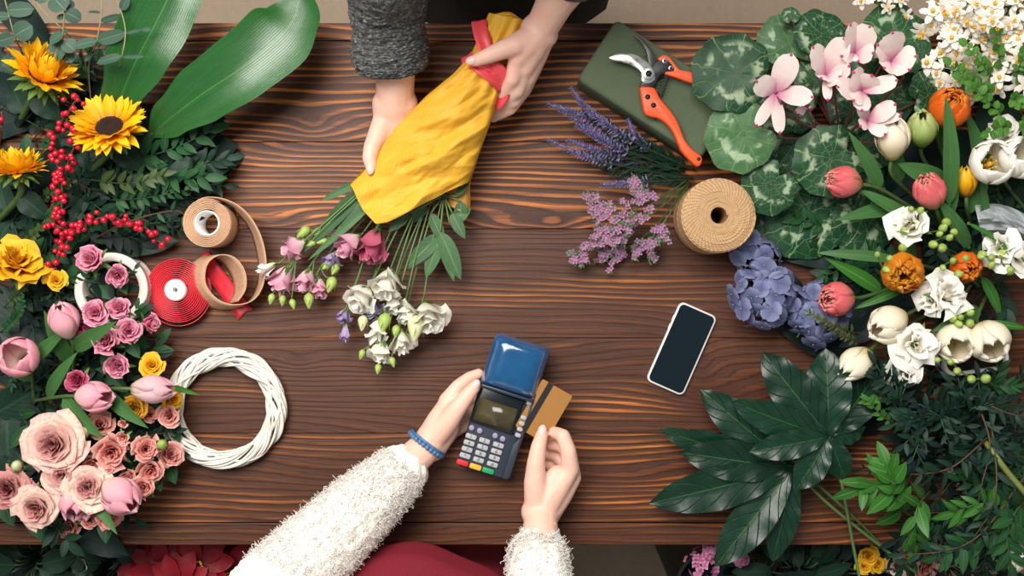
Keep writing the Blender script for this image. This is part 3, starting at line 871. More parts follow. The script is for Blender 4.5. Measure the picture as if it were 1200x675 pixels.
def sunflower(label, px, py, h, axis, R, end, disc=.42, cup=.5, rows=3, n=23, group='sunflowers along the left end'):
    R = R * S * (H - h) / H
    a = V3(axis).normalized(); c = P(px, py, h) - a * R * .12
    M = frame(c, a, U(0, 6))
    root = thing('sunflower', label, 'flower', P(*end), group)
    m = MB(); m.M = M
    for k in range(rows):
        for i in range(n):
            an = 2 * pi * (i + k / rows + U(-.15, .15)) / n
            el = cup * (0.25 + .38 * k) + U(-.10, .10)
            d = V3((cos(an) * cos(el), sin(an) * cos(el), sin(el)))
            nn = V3((-cos(an) * sin(el), -sin(an) * sin(el), cos(el)))
            sd = V3((-sin(an), cos(an), 0))
            b0 = V3((cos(an), sin(an), 0)) * R * disc * (.95 - .05 * k) + V3((0, 0, -.02 * R + .02 * R * k))
            leaf(m, b0, d + sd * U(-.15, .15), nn + sd * U(-.3, .3), R * (1 - disc) * U(.9, 1.15), R * U(.24, .30), (.55, .85), U(-.4, .5), .22, .05, 7, 2, (random.random(), k / rows))
    m.build('ray_petals', YORANGE, root)
    m = MB(); m.M = M
    for i in range(260):
        q = sqrt((i + .5) / 260); an = i * 2.39996
        z = R * .14 * (1 - q * q) - R * .10 * exp(-(q / .35) ** 2)
        m.sphere((R * disc * q * cos(an), R * disc * q * sin(an), z), (R * .022, R * .022, R * .05), 3, 5)
    m.lathe([(R * disc * 1.0, -R * .06), (R * disc, -R * .01), (R * disc * .7, R * .07), (R * disc * .3, R * .05), (.0001, R * .04)], 24)
    m.build('seed_disc', BLACKISH, root)
    m = MB(); m.M = M
    for k in range(2):
        for i in range(12):
            an = 2 * pi * (i + k * .5) / 12
            d = V3((cos(an), sin(an), .1 - .3 * k))
            leaf(m, V3((cos(an), sin(an), 0)) * R * .30 + V3((0, 0, -R * (.12 + .04 * k))), d, V3((0, 0, 1)), R * .5, R * .22, (.4, 1.1), .4, .15, 0, 6, 2)
    m.lathe([(R * .08, -R * .28), (R * .34, -R * .16), (R * .46, -R * .05)], 16)
    m.build('sepals', sepal_g, root)
    st, path = mk_stem(root, c - a * R * .2, a, end, .0055)
    for i in range(2):
        p, t = along(path, .35 + .25 * i); sd = t.cross(UP).normalized() * (1 if i else -1)
        m = MB(); leaf(m, p, sd - t * .2 - UP * .1, UP, .06, .038, (.45, 1.0), .6, .12, .04, 10, 3); m.build('leaf', lf_dark, root)
    return root

# ---------------------------------------------------------------- left end: dark foliage underneath
def pts_dir(px, py, an, L, h0, h1):
    return [(px, py, h0), (px + cos(an) * L * .5, py - sin(an) * L * .5, (h0 + h1) / 2 + .012), (px + cos(an) * L, py - sin(an) * L, h1)]
def fill(regions, label, group, name='foliage_sprig', mats=None, Lp=(60, 95), kinds=None):
    for (cx, cy, rx, ry, n, a0, a1) in regions:
        for i in range(n):
            q = random.random() ** .5; th = U(0, 2 * pi)
            px, py = cx + rx * q * cos(th), cy + ry * q * sin(th)
            an = radians(U(a0, a1)); L = U(*Lp)
            mt = random.choice(mats or [lf_dark, lf_deep, lf_deep, lf_mid])
            kd = random.choice(kinds or [(7, .036, .015), (9, .026, .010), (6, .044, .020), (12, .018, .007)])
            sprig(name, label, 'foliage', group, pts_dir(px, py, an, L, .004, U(.012, .05)), kd[0], kd[1], kd[2], mt, random.choice([stem_d, stem_d, stem_b]), U(40, 65), (.6, .9), random.random() < .6, .0014, .5, .5)
DL, DG = 'dark green leafy sprig packed in the flower heap on the left end', 'dark sprigs under the left flowers'
def dark_bed(label, group, spots, mats, name='broad_leaf', W=(.05, .075), L=(.12, .17), h=(.004, .02)):
    """broad dark leaves lying on the table under the heap"""
    for px, py, an in spots:
        l = U(*L); a = P(px, py, h[0]); d = V3((cos(radians(an)), sin(radians(an)), 0))
        m = MB(); b = a + d * l; b.z = T + U(*h)
        leaf_to(m, a, b, U(*W), (.6, .8), U(-.2, .2), .35, .10, .05, 12, 3)
        o = m.build(name, random.choice(mats)); tag(o, label, 'leaf', group)
BL, BG = 'broad dark leaf lying flat under the flower heap on the left end', 'dark leaves under the left flowers'
sp_ = []
for y in range(60, 600, 34):
    for x in (-30, 15, 60):
        sp_.append((x + U(-12, 12), y + U(-10, 10), U(-180, 180)))
for x, y in ((110, 150), (150, 170), (180, 200), (130, 215), (110, 250), (150, 245), (95, 285), (190, 175), (205, 215), (70, 300), (100, 420), (75, 470), (110, 440), (130, 500), (90, 560), (150, 540), (60, 600)):
    sp_.append((x, y, U(-60, 60)))
dark_bed(BL, BG, sp_, [lf_deep, lf_deep, lf_dark])
fill([(60, 130, 70, 50, 9, -60, 60), (120, 190, 80, 45, 16, -60, 40), (40, 240, 55, 60, 14, -100, 100), (95, 255, 55, 22, 10, -20, 40),
      (40, 380, 45, 60, 12, -100, 100), (70, 470, 60, 40, 16, -70, 60), (25, 585, 30, 25, 6, -60, 60), (105, 530, 45, 40, 7, -40, 30), (95, 410, 50, 40, 10, -60, 60), (30, 330, 40, 50, 10, -60, 60)], DL, DG)
# taller sprigs at the heap's right edge, each seen on its own
EL, EG = 'dark sprig reaching out of the left heap over the bare wood', 'sprigs at the left heap edge'
for pts, n, L, W, mt in (([(170, 200, .02), (215, 195, .045), (265, 186, .05)], 8, .040, .014, lf_dark), ([(160, 215, .02), (215, 215, .04), (262, 218, .04)], 9, .034, .012, lf_dark),
                         ([(150, 190, .03), (200, 175, .06), (245, 155, .06)], 7, .048, .018, lf_mid), ([(180, 240, .01), (225, 232, .03), (262, 240, .03)], 8, .028, .010, lf_deep),
                         ([(140, 165, .03), (195, 205, .06), (240, 208, .07)], 8, .044, .018, lf_mid), ([(120, 235, .03), (170, 232, .06), (222, 222, .06)], 10, .024, .010, lf_mid),
                         ([(100, 210, .04), (150, 215, .07), (190, 205, .08)], 8, .030, .012, lf_olive), ([(145, 258, .01), (185, 262, .03), (212, 272, .02)], 8, .022, .009, lf_dark),
                         ([(175, 160, .02), (215, 150, .05), (250, 128, .05)], 6, .05, .02, lf_deep)):
    sprig('foliage_sprig', EL, 'foliage', EG, pts, n, L, W, mt, stem_d, 50, (.6, .9), True, .0014, .5, .4)
sprig('ruscus_twig', 'reddish brown twig with narrow leaves pointing at the burlap roll', 'foliage', None, [(95, 290, .02), (145, 262, .06), (205, 247, .06), (222, 262, .05)], 7, .024, .008, lf_mid, stem_b, 50, (.6, .9), False, .0018)
# small bushy filler with fine leaves
for i, (x, y) in enumerate(((55, 255), (95, 275), (40, 275), (60, 225), (25, 340), (20, 370))):
    sprig('boxwood_sprig', 'fine small-leaved olive green sprig among the red berries', 'foliage', 'small-leaved sprigs by the berries', [(x - 20, y + 20, .02), (x, y, .07), (x + U(5, 25), y - U(10, 25), .085)], 16, .013, .007, random.choice([lf_olive, lf_mid]), stem_d, 60, (.5, .6), True, .001, .3, .6)

# ---------------------------------------------------------------- eucalyptus
def euc(label, stem_pts, leaves, r=.0011):
    path = smooth_path([P(*p) for p in stem_pts], 6)
    root = thing('eucalyptus_branch', label, 'foliage', path[-1], 'eucalyptus branches at the top corner')
    m = MB(); m.tube(path, r, 6); m.build('stem', stem_pale, root)
    ml = MB()
    for x0, y0, x1, y1, W, h, tl in leaves:
        leaf_to(ml, P(x0, y0, h), P(x1, y1, h + U(-.008, .010)), W * S, (.42, .46), tl, .3, .08, 0, 8, 2)
    ml.build('leaves', lf_euc, root)
euc('eucalyptus branch with round grey-green leaves above the tallest sunflower', [(-2, -30, .12), (8, 8, .12), (17, 42, .11), (28, 70, .06), (32, 120, .004)],
    [(8, 12, 40, 10, 17, .125, .2), (17, 42, 38, 30, 22, .12, .2), (17, 43, -6, 50, 15, .12, -.4), (12, 20, -14, 20, 14, .12, .6), (40, 16, 8, 15, 12, .115, -.7), (24, 62, 2, 78, 16, .09, .2)])
euc('slanting pale eucalyptus stem crossing the back table edge', [(34, -20, .13), (48, 10, .13), (75, 36, .12), (98, 66, .05), (104, 110, .004)],
    [(46, 4, 50, -16, 16, .13, .3), (74, 35, 80, 37, 6, .12, .2), (44, -2, 30, -18, 14, .13, .2)])
euc('upright eucalyptus stem with rounded leaves over the sunflower', [(78, -30, .14), (76, 10, .14), (74, 46, .12), (78, 80, .05), (86, 130, .004)],
    [(76, 12, 62, -4, 24, .145, .2), (76, 14, 95, 24, 18, .14, -.4), (74, 40, 58, 50, 18, .125, .7), (74, 46, 60, 72, 22, .115, .1), (75, 48, 88, 60, 18, .12, -.3), (76, 62, 84, 74, 13, .10, -.5), (78, 12, 84, 0, 12, .135, .2), (74, 16, 70, 24, 10, .13, .3)])
euc('thin eucalyptus stem with pale lens-shaped leaves over the broad leaf', [(118, -6, .13), (119, 14, .13), (113, 50, .12), (104, 80, .06), (110, 150, .004)],
    [(118, 15, 103, 14, 5, .13, .9), (118, 25, 142, 18, 8, .13, .5), (114, 48, 86, 55, 14, .125, .5), (114, 48, 147, 38, 15, .125, .4), (110, 60, 100, 72, 8, .1, .4)])
euc('wispy eucalyptus tip with thin silvery leaves across the broad leaf', [(130, -12, .14), (140, 8, .14), (147, 36, .14), (143, 66, .135), (136, 95, .06), (130, 150, .004)],
    [(147, 39, 168, 34, 4, .14, .3), (166, 35, 177, 34, 5, .14, .2), (143, 66, 113, 74, 11, .14, .3), (143, 67, 170, 66, 4, .14, .2), (136, 90, 152, 94, 12, .09, .2), (142, 12, 150, -4, 10, .14, .5)])

# ---------------------------------------------------------------- broad leaves
def big_leaf(label, spine, widths, h, tilt, mat, name='aspidistra_leaf', end=None):
    """leaf along a px spine with px half widths; h heights"""
    pts = smooth_path([P(x, y, z) for (x, y), z in zip(spine, h)], 8)
    N = len(pts) - 1
    def w_at(u):
        f = u * (len(widths) - 1); i = min(len(widths) - 2, int(f)); t = f - i
        t = t * t * (3 - 2 * t); return lerp(widths[i], widths[i + 1], t) * S
    root = thing(name, label, 'leaf', pts[0])
    m = MB()
    def fn(u, v):
        i = round(u * N); p = pts[i]
        t = (pts[min(N, i + 1)] - pts[max(0, i - 1)]).normalized()
        sd = t.cross(UP).normalized(); n = sd.cross(t)
        q = (v - .5) * 2
        w = w_at(u)
        tl = tilt(u) if callable(tilt) else tilt
        off = (sd * cos(tl) + n * sin(tl)) * q * w
        nn = n * cos(tl) - sd * sin(tl)
        return p + off + nn * (w * (.16 * q * q + .03 * sin(u * 14 + q * 2) * q) + .0006 * sin(q * 40))
    m.grid(fn, N, 14, (.5, .5)); m.build('blade', mat, root)
    m = MB(); e = P(*(end or (spine[0][0] - 30, spine[0][1] + 25, .003)))
    m.tube(smooth_path([e, (e + pts[0]) / 2 + UP * .005, pts[0], pts[2]], 5), .002, 6); m.build('leaf_stalk', stem_g, root)
    return root
big_leaf('broad glossy green leaf sweeping past the back table edge toward the sleeve', [(172, 162), (200, 138), (240, 108), (285, 78), (325, 45), (345, 20), (352, -12), (356, -40)], [3, 22, 33, 37, 40, 30, 14, 2], [.05, .085, .105, .115, .11, .10, .09, .08], lambda u: -.28 + .45 * u, lf_aspi)
big_leaf('broad upright green leaf behind the open sunflower, tip out of the photo', [(128, 150), (142, 112), (160, 70), (182, 28), (205, -20), (222, -60)], [4, 22, 33, 37, 34, 20], [.05, .085, .105, .115, .12, .11], lambda u: -.25, lf_aspi)
for (lab, sp2, wd, hh) in (('dark broad leaf lying under the longest glossy leaf', [(170, 190), (205, 172), (240, 150), (262, 128)], [3, 16, 17, 2], [.02, .04, .045, .04]),
                           ('dark broad leaf pointing at the bare wood below the glossy leaf', [(175, 215), (210, 205), (250, 196), (284, 188)], [3, 13, 13, 1], [.02, .045, .045, .03]),
                           ('rounded dark leaf tip near the burlap roll', [(170, 225), (195, 212), (215, 196), (222, 184)], [3, 11, 11, 4], [.03, .06, .065, .06])):
    big_leaf(lab, sp2, wd, hh, .1, lf_dark, 'broad_leaf')

# ---------------------------------------------------------------- sunflowers
sunflower('sunflower seen from the side, nearest the back table edge', 52, 84, .105, (.52, .62, .46), 48, (20, 150, .004), .34, 1.75, 3, 23)
sunflower('open sunflower showing its dark centre beside the berries', 127, 145, .10, (.02, .62, .80), 48, (90, 215, .004), .36, .6)
sunflower('sunflower in side view with bare green stalk, cut by the photo edge', 20, 196, .10, (.02, .93, .36), 38, (-8, 262, .004), .34, 1.25)
rose_thing('ruffled yellow bloom at the photo edge below the sunflowers', 20, 303, .09, (.35, .55, .6), 31, YELLOW, (-12, 330, .004), 22, 1.5, .9, .9, name='yellow_bloom')
rose_thing('small yellow bloom tip between the white reel and dark leaves', 66, 329, .07, (.3, .1, .9), 13, YELLOW, (40, 345, .004), 12, .6, .8, .9, name='yellow_bloom')

# ---------------------------------------------------------------- berry branches
bm = MB(); bm.sphere((0, 0, 0), 1, 8, 12); bm.sphere((0, 0, .98), (.16, .16, .08), 3, 6)
def berry_branch(label, spine, berries, jit=8, r=(2.6, 3.9)):
    path = smooth_path([P(*p) for p in spine], 6)
    root = thing('berry_branch', label, 'berry branch', path[-1], 'red berry branches')
    m = MB(); m.tube(path, .0018, 6)
    first = None; B = []
    for i in range(berries):
        u = (i + .5) / berries * .86
        p, t = along(path, u)
        c = p + V3((U(-jit, jit) * S, U(-jit, jit) * S, U(.002, .014)))
        m.tube([p, p.lerp(c, .6) + UP * .002, c], .0006, 4)
        B.append((c, U(*r) * S))
    m.build('stem', stem_b, root)
    me = None
    for c, q in B:
        if me is None:
            o = bm.build('berry', RED.m, None); o.parent = root; me = o
        else:
            o = me.copy(); C.objects.link(o); o.parent = root
        o.location = c - root.location; o.scale = (q, q, q); o.rotation_euler = (U(-1, 1), U(-1, 1), U(0, 6))
berry_branch('red berry branch hanging between the two upper sunflowers', [(92, 112, .12), (78, 140, .115), (88, 165, .11), (80, 190, .105), (72, 215, .09), (60, 250, .02), (58, 270, .004)], 46, 9)
berry_branch('red berry twig down the middle of the leaves', [(62, 158, .115), (66, 185, .11), (72, 215, .105), (72, 245, .10), (68, 262, .08), (75, 285, .02), (85, 300, .004)], 30, 6)
berry_branch('long arching red berry twig above the white reel', [(198, 288, .06), (172, 268, .075), (150, 260, .085), (122, 255, .09), (100, 262, .09), (84, 275, .085), (72, 296, .08), (58, 318, .04), (50, 335, .004)], 52, 6)
berry_branch('short red berry twig beside the yellow bloom', [(58, 258, .09), (66, 264, .09), (78, 270, .085), (90, 282, .03), (95, 300, .004)], 13, 7)
berry_branch('red berry twig cut by the photo edge above the side-view sunflower', [(2, 130, .10), (2, 145, .10), (1, 160, .095), (-4, 190, .03), (-6, 215, .004)], 9, 4)

# ---------------------------------------------------------------- pink tulips and roses
tg = 'pink tulips in the left heap'
tulip_thing('pink tulip standing upright beside the white reel', 75, 375, .11, (-.05, .62, .78), 18.5, PK_TULIP, (85, 445, .004), 46, .05, nl=2, group=tg)
tulip_thing('open pink tulip nearest the left photo edge', 23, 419, .10, (.05, .22, .97), 23, PK_TULIP, (40, 470, .004), 46, .35, nl=2, group=tg)
tulip_thing('pink tulip tilted toward the wreath below the magenta roses', 110, 465, .11, (.80, .02, .60), 18.5, PK_TULIP, (40, 470, .004), 48, .15, nl=2, group=tg)
tulip_thing('palest pink tulip lying over the wreath rim', 180, 456, .10, (.95, .0, .25), 17, PALE_TULIP, (90, 458, .004), 52, .02, nl=1, group=tg)
tulip_thing('lowest pink tulip, among the cream roses', 141, 581, .11, (.62, -.35, .70), 23, PK_TULIP, (70, 540, .004), 54, .04, nl=1, group=tg)
tulip_thing('mauve pink loose tulip with pointed petals under the cream roses', 92, 588, .085, (.1, -.75, .6), 21, PK_TULIP, (70, 520, .004), 44, .35, nl=0, group=tg, point=.4)
m = MB(); leaf_to(m, P(200, 452, .06), P(235, 463, .06), .009, (.5, 1), 0, .5, .2); o = m.build('tulip_leaf', lf_bright); tag(o, 'thin curved green leaf tip over the wreath', 'leaf')
mg = 'magenta spray roses'
for lab, x, y, h, ax, R, mt in (
    ('pink peony-like rose on top of the white reel rim', 107, 305, .09, (-.1, .2, .95), 17, MAGENTA), ('small pink rose inside the white reel', 138, 323, .08, (.3, -.3, .9), 14, MAGENTA),
    ('largest magenta rose right beside the upright pink tulip', 112, 367, .10, (.1, .1, .98), 17, MAGENTA), ('magenta rose at the foot of the white reel', 140, 361, .10, (.2, .4, .9), 14, MAGENTA),
    ('magenta rose in the middle of its cluster', 124, 400, .10, (.0, .2, .95), 17, MAGENTA), ('magenta rose near the red spool', 151, 388, .10, (.4, .1, .9), 15, MAGENTA),
    ('magenta rosebud reaching farthest toward the wood below the red spool', 176, 379, .08, (.9, .0, .4), 12, MAGENTA), ('dim magenta rose lowest in its cluster', 138, 429, .08, (.2, -.1, .9), 15, MAGENTA),
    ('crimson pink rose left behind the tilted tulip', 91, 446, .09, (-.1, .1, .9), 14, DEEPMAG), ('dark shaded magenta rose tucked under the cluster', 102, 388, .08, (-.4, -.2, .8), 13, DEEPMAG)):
    rose_thing(lab, x, y, h, ax, R * 1.12, mt, (x - U(25, 50), y + U(15, 35), .004), 17, .95, .12, 1.55, mg, nl=1, wide=1.15)
yg = 'yellow ranunculus by the wreath'
rose_thing('yellow ranunculus above the palest tulip', 178, 428, .07, (.2, .3, .9), 15, YELLOW, (150, 440, .004), 16, .6, .7, 1.0, yg, 'ranunculus')
rose_thing('yellow ranunculus on the wreath below the palest tulip', 203, 468, .06, (.6, -.2, .7), 13, YELLOW, (160, 476, .004), 14, .6, .6, 1.1, yg, 'ranunculus')
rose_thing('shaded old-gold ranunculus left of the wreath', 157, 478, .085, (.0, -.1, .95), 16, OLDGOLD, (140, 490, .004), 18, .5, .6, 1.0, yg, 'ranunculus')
sg = 'salmon spray roses'
for lab, x, y, R, op, h in (
    ('coral rosebud resting on the wreath below the yellow bloom', 198, 487, 14, .2, .06), ('dull coral rose behind the old-gold ranunculus', 176, 486, 10, .2, .06), ('dusky rose under the tilted pink tulip', 117, 497, 16, .4, .075),
    ('tiny coral bud above the salmon roses', 144, 496, 6, .0, .09), ('small round coral rosebud right above the open salmon rose', 144, 513, 9, .1, .10), ('open salmon rose with swirled centre', 130, 531, 19, .55, .10),
    ('salmon rose nearest the wreath with pale rim', 171, 526, 16, .35, .09), ('salmon rose touching the wreath lower rim', 200, 533, 14, .4, .06), ('salmon rose below the pale-rimmed one', 177, 552, 15, .4, .08),
    ('salmon rose just right of the lowest tulip', 168, 571, 14, .4, .08), ('salmon rose above the lowest tulip', 150, 560, 10, .3, .075), ('salmon rose below the lowest tulip', 128, 606, 15, .5, .08),
    ('salmon rose at the mauve tulip tip', 106, 609, 11, .4, .07), ('coral petals over the front board', 80, 619, 11, .8, .03), ('tiny pink bud on the salmon roses', 127, 550, 6, .0, .10), ('mauve rose behind the open salmon rose', 108, 545, 13, .4, .085)):
    rose_thing(lab, x, y, h, (U(-.1, .5), U(-.3, .3), .85), R * 1.15, SALMON, (x - U(25, 55), y - U(-8, 20), .004), 15 if R > 9 else 9, .75, op, 1.2, sg, nl=1 if R > 12 else 0)
cg = 'cream and blush roses'
for lab, x, y, R, mt, h in (
    ('largest cream rose, full-blown, at the upper edge of the roses', 63, 521, 31, CREAMP, .115), ('medium cream rose just under the largest one', 72, 556, 20, CREAMP, .105), ('cream rose with dusky centre left of the lowest tulip', 103, 571, 23, CREAMP, .11),
    ('cream rose with pink rim lowest by the front board', 43, 596, 23, CREAMP, .10), ('dusty rose cut by the left photo edge', 9, 573, 22, DUSTY, .09), ('dusty brown-pink rose beside the edge one', 30, 578, 15, DUSTY, .08)):
    rose_thing(lab, x, y, h, (U(-.15, .15), U(-.15, .15), 1), R * 1.06, mt, (x - U(10, 30), y - U(0, 20), .004), 26 if R > 25 else 21, .85, .8, .95, cg, nl=1, curl=1.3, wide=1.08)
def bud(label, x, y, h, axis, R, mat, end, group=None, name='flower_bud', k=1.5, r=.0014):
    R = R * S; a = V3(axis).normalized(); B = P(x, y, h) - a * R * k * .8
    root = thing(name, label, 'bud', P(*end), group); M = frame(B, a, U(0, 6))
    m = MB(); m.M = M
    m.lathe([(R * .1, 0), (R * .75, R * k * .35), (R, R * k * .8), (R * .72, R * k * 1.35), (R * .2, R * k * 1.75), (.0001, R * k * 1.8)], 10); m.build('bud', mat, root)
    m = MB(); sepals(m, M, R * 1.6, R * 1.7, 4, -.7, .5); m.build('sepals', sepal_g, root)
    mk_stem(root, B, a, end, r)
    return root
for lab, x, y, R, mt in (('round cream bud above the largest cream rose', 98, 506, 7.5, BUDP), ('pale green bud left of the medium cream rose', 20, 546, 6.5, BUDP), ('green bud between the cream roses', 42, 540, 6, BUDG), ('green bud tip at the wreath', 190, 521, 6, BUDG)):
    bud(lab, x, y, .095, (.3, .2, .9), R, mt, (x - 20, y + 14, .004), 'buds in the left heap')

# ---------------------------------------------------------------- under the front edge, left
def bucket(label, px, py, h0, r, d):
    c = P(px, py, h0)
    k = NT('bucket_dark_%d' % px, .5, .4); k.col(sr(40, 46, 52))
    root = thing('flower_bucket', label, 'bucket', V3((c.x, c.y, 0)))
    m = MB(); m.M = Matrix.Translation(V3((c.x, c.y, 0)))
    hh = T + h0 - .04
    m.lathe([(.001, .002), (r * .8, .002), (r, hh), (r + .006, hh), (r + .006, hh - .012), (r - .004, hh - .014), (r * .8 - .006, .012), (.001, .012)], 28, closed=False)
    m.build('bucket_wall', k.m, root)
    m = MB(); m.M = Matrix.Translation(V3((c.x, c.y, 0))); m.lathe([(.001, hh - .05), (r * .97, hh - .05)], 24, closed=False); m.build('water', plain('bucket_water', sr(20, 30, 34), .1), root)
    return c, hh
def lowplant(label, px, py, h, n, L, W, mat, spread, cat='foliage', name='leafy_plant', sh=(.6, .9), bend=.8, z0=-.06, group=None):
    c = P(px, py, h)
    root = thing(name, label, cat, c + UP * z0, group)
    ms, ml = MB(), MB()
    for i in range(n):
        a = 2 * pi * i / n + U(-.3, .3); q = U(.15, 1)
        tip = c + V3((cos(a), sin(a), 0)) * spread * q + UP * (.05 * (1 - q) + U(-.02, .02))
        ms.tube(smooth_path([c + UP * z0 + V3((cos(a), sin(a), 0)) * .01, c.lerp(tip, .5) + UP * .01, tip], 4), .0015, 5)
        leaf(ml, tip, V3((cos(a), sin(a), U(-.1, .5))), UP + V3((U(-.5, .5), U(-.5, .5), 0)), L * U(.8, 1.2), W * U(.8, 1.2), sh, bend, .15, .05, 8, 2)
    ms.build('stems', stem_d, root); ml.build('leaves', mat, root)
    return root
bucket('dark flower bucket under the front edge holding leafy plants', 50, 690, -.14, .12, .3)
lowplant('dark rough-leaved plant in the bucket at the front corner', 45, 655, -.12, 46, .062, .036, lf_dark, .11)
lowplant('small dark plant in the bucket beside the poinsettia', 120, 672, -.14, 30, .05, .022, lf_dark, .085)
c = P(90, 664, -.1); root = thing('white_daisy', 'small white daisy-like flower below the front board', 'flower', c - UP * .05)
m = MB()
for i in range(9):
    a = 2 * pi * i / 9; leaf(m, c + V3((cos(a), sin(a), 0)) * .006, V3((cos(a), sin(a), .25)), UP, .017, .012, (.7, .35), -.5, .3, 0, 6, 2)
m.build('petals', WHITE, root); m = MB(); m.sphere(c + UP * .003, (.007, .007, .004), 5, 8); m.build('flower_centre', BUDG, root)
m = MB(); m.tube([c, c - UP * .05], .0015, 5); m.build('stem', stem_g, root)
bucket('dark flower bucket under the front edge holding the red poinsettia', 215, 690, -.14, .11, .3)
c = P(214, 664, -.12); root = thing('poinsettia', 'red poinsettia under the front table edge', 'plant', c - UP * .08)
m = MB(); m2 = MB(); ms = MB()
for fx_, fy_, dz in ((-22, 4, 0), (24, -6, .01), (50, 12, -.02), (0, 18, .02), (-50, 14, -.03)):
    cc = c + V3((fx_ * S * 1.05, -fy_ * S * 1.05, dz)); ms.tube([c - UP * .08, cc.lerp(c - UP * .08, .4), cc], .003, 5)
    for k in range(2):
        for i in range(6):
            a = 2 * pi * (i + k * .5) / 6 + U(-.2, .2)
            leaf(m, cc + V3((cos(a), sin(a), 0)) * .004 + UP * (.006 - .006 * k), V3((cos(a), sin(a), U(.0, .45))), UP + V3((U(-.3, .3), U(-.3, .3), 0)), U(.045, .065), U(.028, .036), (.7, .8), .5, .12, .06, 8, 2)
    for i in range(5): m2.sphere(cc + V3((U(-.005, .005), U(-.005, .005), .009)), .0025, 4, 6)
m.build('bracts', REDB, root); m2.build('flower_centre', POLLEN, root); ms.build('stems', stem_g, root)
# ---------------------------------------------------------------- lavender and heather
def lav_spike(label, tip, mid, end, n=26, group='lavender spikes beside the foam brick', Lh=.6, mat=None):
    path = smooth_path([P(*end), P(*mid), P(*tip)], 14)
    root = thing('lavender_spike', label, 'lavender', path[0], group)
    m = MB(); m.tube(path, .0012, 5); m.build('stem', stem_d, root)
    m = MB(); 
    for i in range(n):
        u = lerp(1 - Lh, 1.0, (i / n) ** .9); p, t = along(path, u)
        k = 1 - .65 * (i / n)
        s1 = t.cross(UP).normalized(); s2 = s1.cross(t)
        for j in range(7):
            a = 2 * pi * (j + i * .5) / 7 + U(-.3, .3)
            d = t * U(.45, .8) + (s1 * cos(a) + s2 * sin(a))
            leaf(m, p, d, t + s2 * .3, .0100 * k * U(.7, 1.2) + .002, .0044 * (k * .7 + .3), (.5, .7), U(-.5, .5), .2, 0, 3, 2)
    m.build('florets', mat or LAV, root)
    m = MB()
    for i in range(16):
        u = lerp(.05, 1 - Lh + .12, i / 16); p, t = along(path, u); s1 = t.cross(UP).normalized() * (1 if i % 2 else -1)
        leaf(m, p, t + s1 * U(.2, .8) + UP * U(0, .5), UP, U(.016, .03), .0034, (.6, .8), .4, .1, 0, 4, 2)
    m.build('leaves', lf_dark, root)
for lab, tip, mid, end in (
    ('lavender spike reaching farthest out over the bare wood', (640, 121, .045), (690, 140, .055), (800, 200, .01)), ('lavender spike beside the foam brick lower corner', (668, 102, .06), (700, 138, .06), (796, 190, .01)),
    ('lavender spike running along the foam brick side', (678, 118, .075), (728, 158, .07), (804, 196, .01)), ('lavender spike second from the foam brick', (655, 128, .055), (715, 165, .055), (800, 204, .01)),
    ('lowest long lavender spike with arched tip', (641, 163, .035), (700, 188, .045), (802, 208, .01)), ('lavender spike just above the lowest long one', (664, 164, .045), (712, 180, .05), (800, 200, .02)),
    ('short lavender spike lying over the pink heather', (703, 217, .035), (748, 214, .04), (812, 210, .01)), ('lavender spike deepest in the shade of the brick', (735, 140, .05), (752, 168, .05), (806, 196, .01)),
    ('lavender spike crossing its neighbours in the middle', (674, 146, .065), (722, 172, .06), (803, 202, .012)), ('lavender spike hugging the table below the middle ones', (690, 175, .02), (735, 192, .03), (806, 206, .008))):
    lav_spike(lab, tip, mid, end)
sprig('rosemary_sprig', 'dark green needle-leaved sprig under the lavender', 'foliage', 'needle sprigs under the lavender', [(812, 208, .01), (760, 205, .02), (715, 200, .025)], 22, .022, .004, lf_dark, stem_d, 40)
sprig('rosemary_sprig', 'dark green needle-leaved sprig under the lavender', 'foliage', 'needle sprigs under the lavender', [(815, 200, .01), (770, 180, .03), (740, 160, .045)], 22, .022, .004, lf_dark, stem_d, 40)
def heather(label, pts, n, w0, seed):
    path = smooth_path([P(*p) for p in pts], 8)
    root = thing('heather_sprig', label, 'heather', path[0], 'pink heather sprigs by the twine')
    ms, mf, ml = MB(), MB(), MB()
    ms.tube(path, .0012, 5)
    for i in range(n):
        u = lerp(.38, 1, i / n); p, t = along(path, u)
        s1 = t.cross(UP).normalized(); a = U(-1, 1)
        d = (t * .8 + s1 * a * 1.1 + UP * U(-.1, .6)).normalized(); L = w0 * U(.5, 1.1) * (1.15 - .5 * u)
        q = p + d * L; q.z = max(q.z, T + .004)
        ms.tube([p, p.lerp(q, .5) + UP * .002, q], .0006, 4)
        for j in range(11):
            c = p.lerp(q, U(.35, 1.05)) + V3((U(-1, 1), U(-1, 1), U(-.5, 1))) * .004
            if random.random() < .58:
                for k in range(4):
                    an = 2 * pi * k / 4 + i
                    leaf(mf, c, V3((cos(an), sin(an), .7)), UP, .0058, .0036, (.5, .6), .2, .2, 0, 3, 2)
            else:
                leaf(ml, c, d + V3((U(-1, 1), U(-1, 1), U(0, 1))) * .7, UP, U(.007, .012), .0025, (.6, .8), .3, .1, 0, 3, 2)
    ms.build('stem', stem_g, root); mf.build('florets', HEATH, root); ml.build('leaves', lf_grey, root)
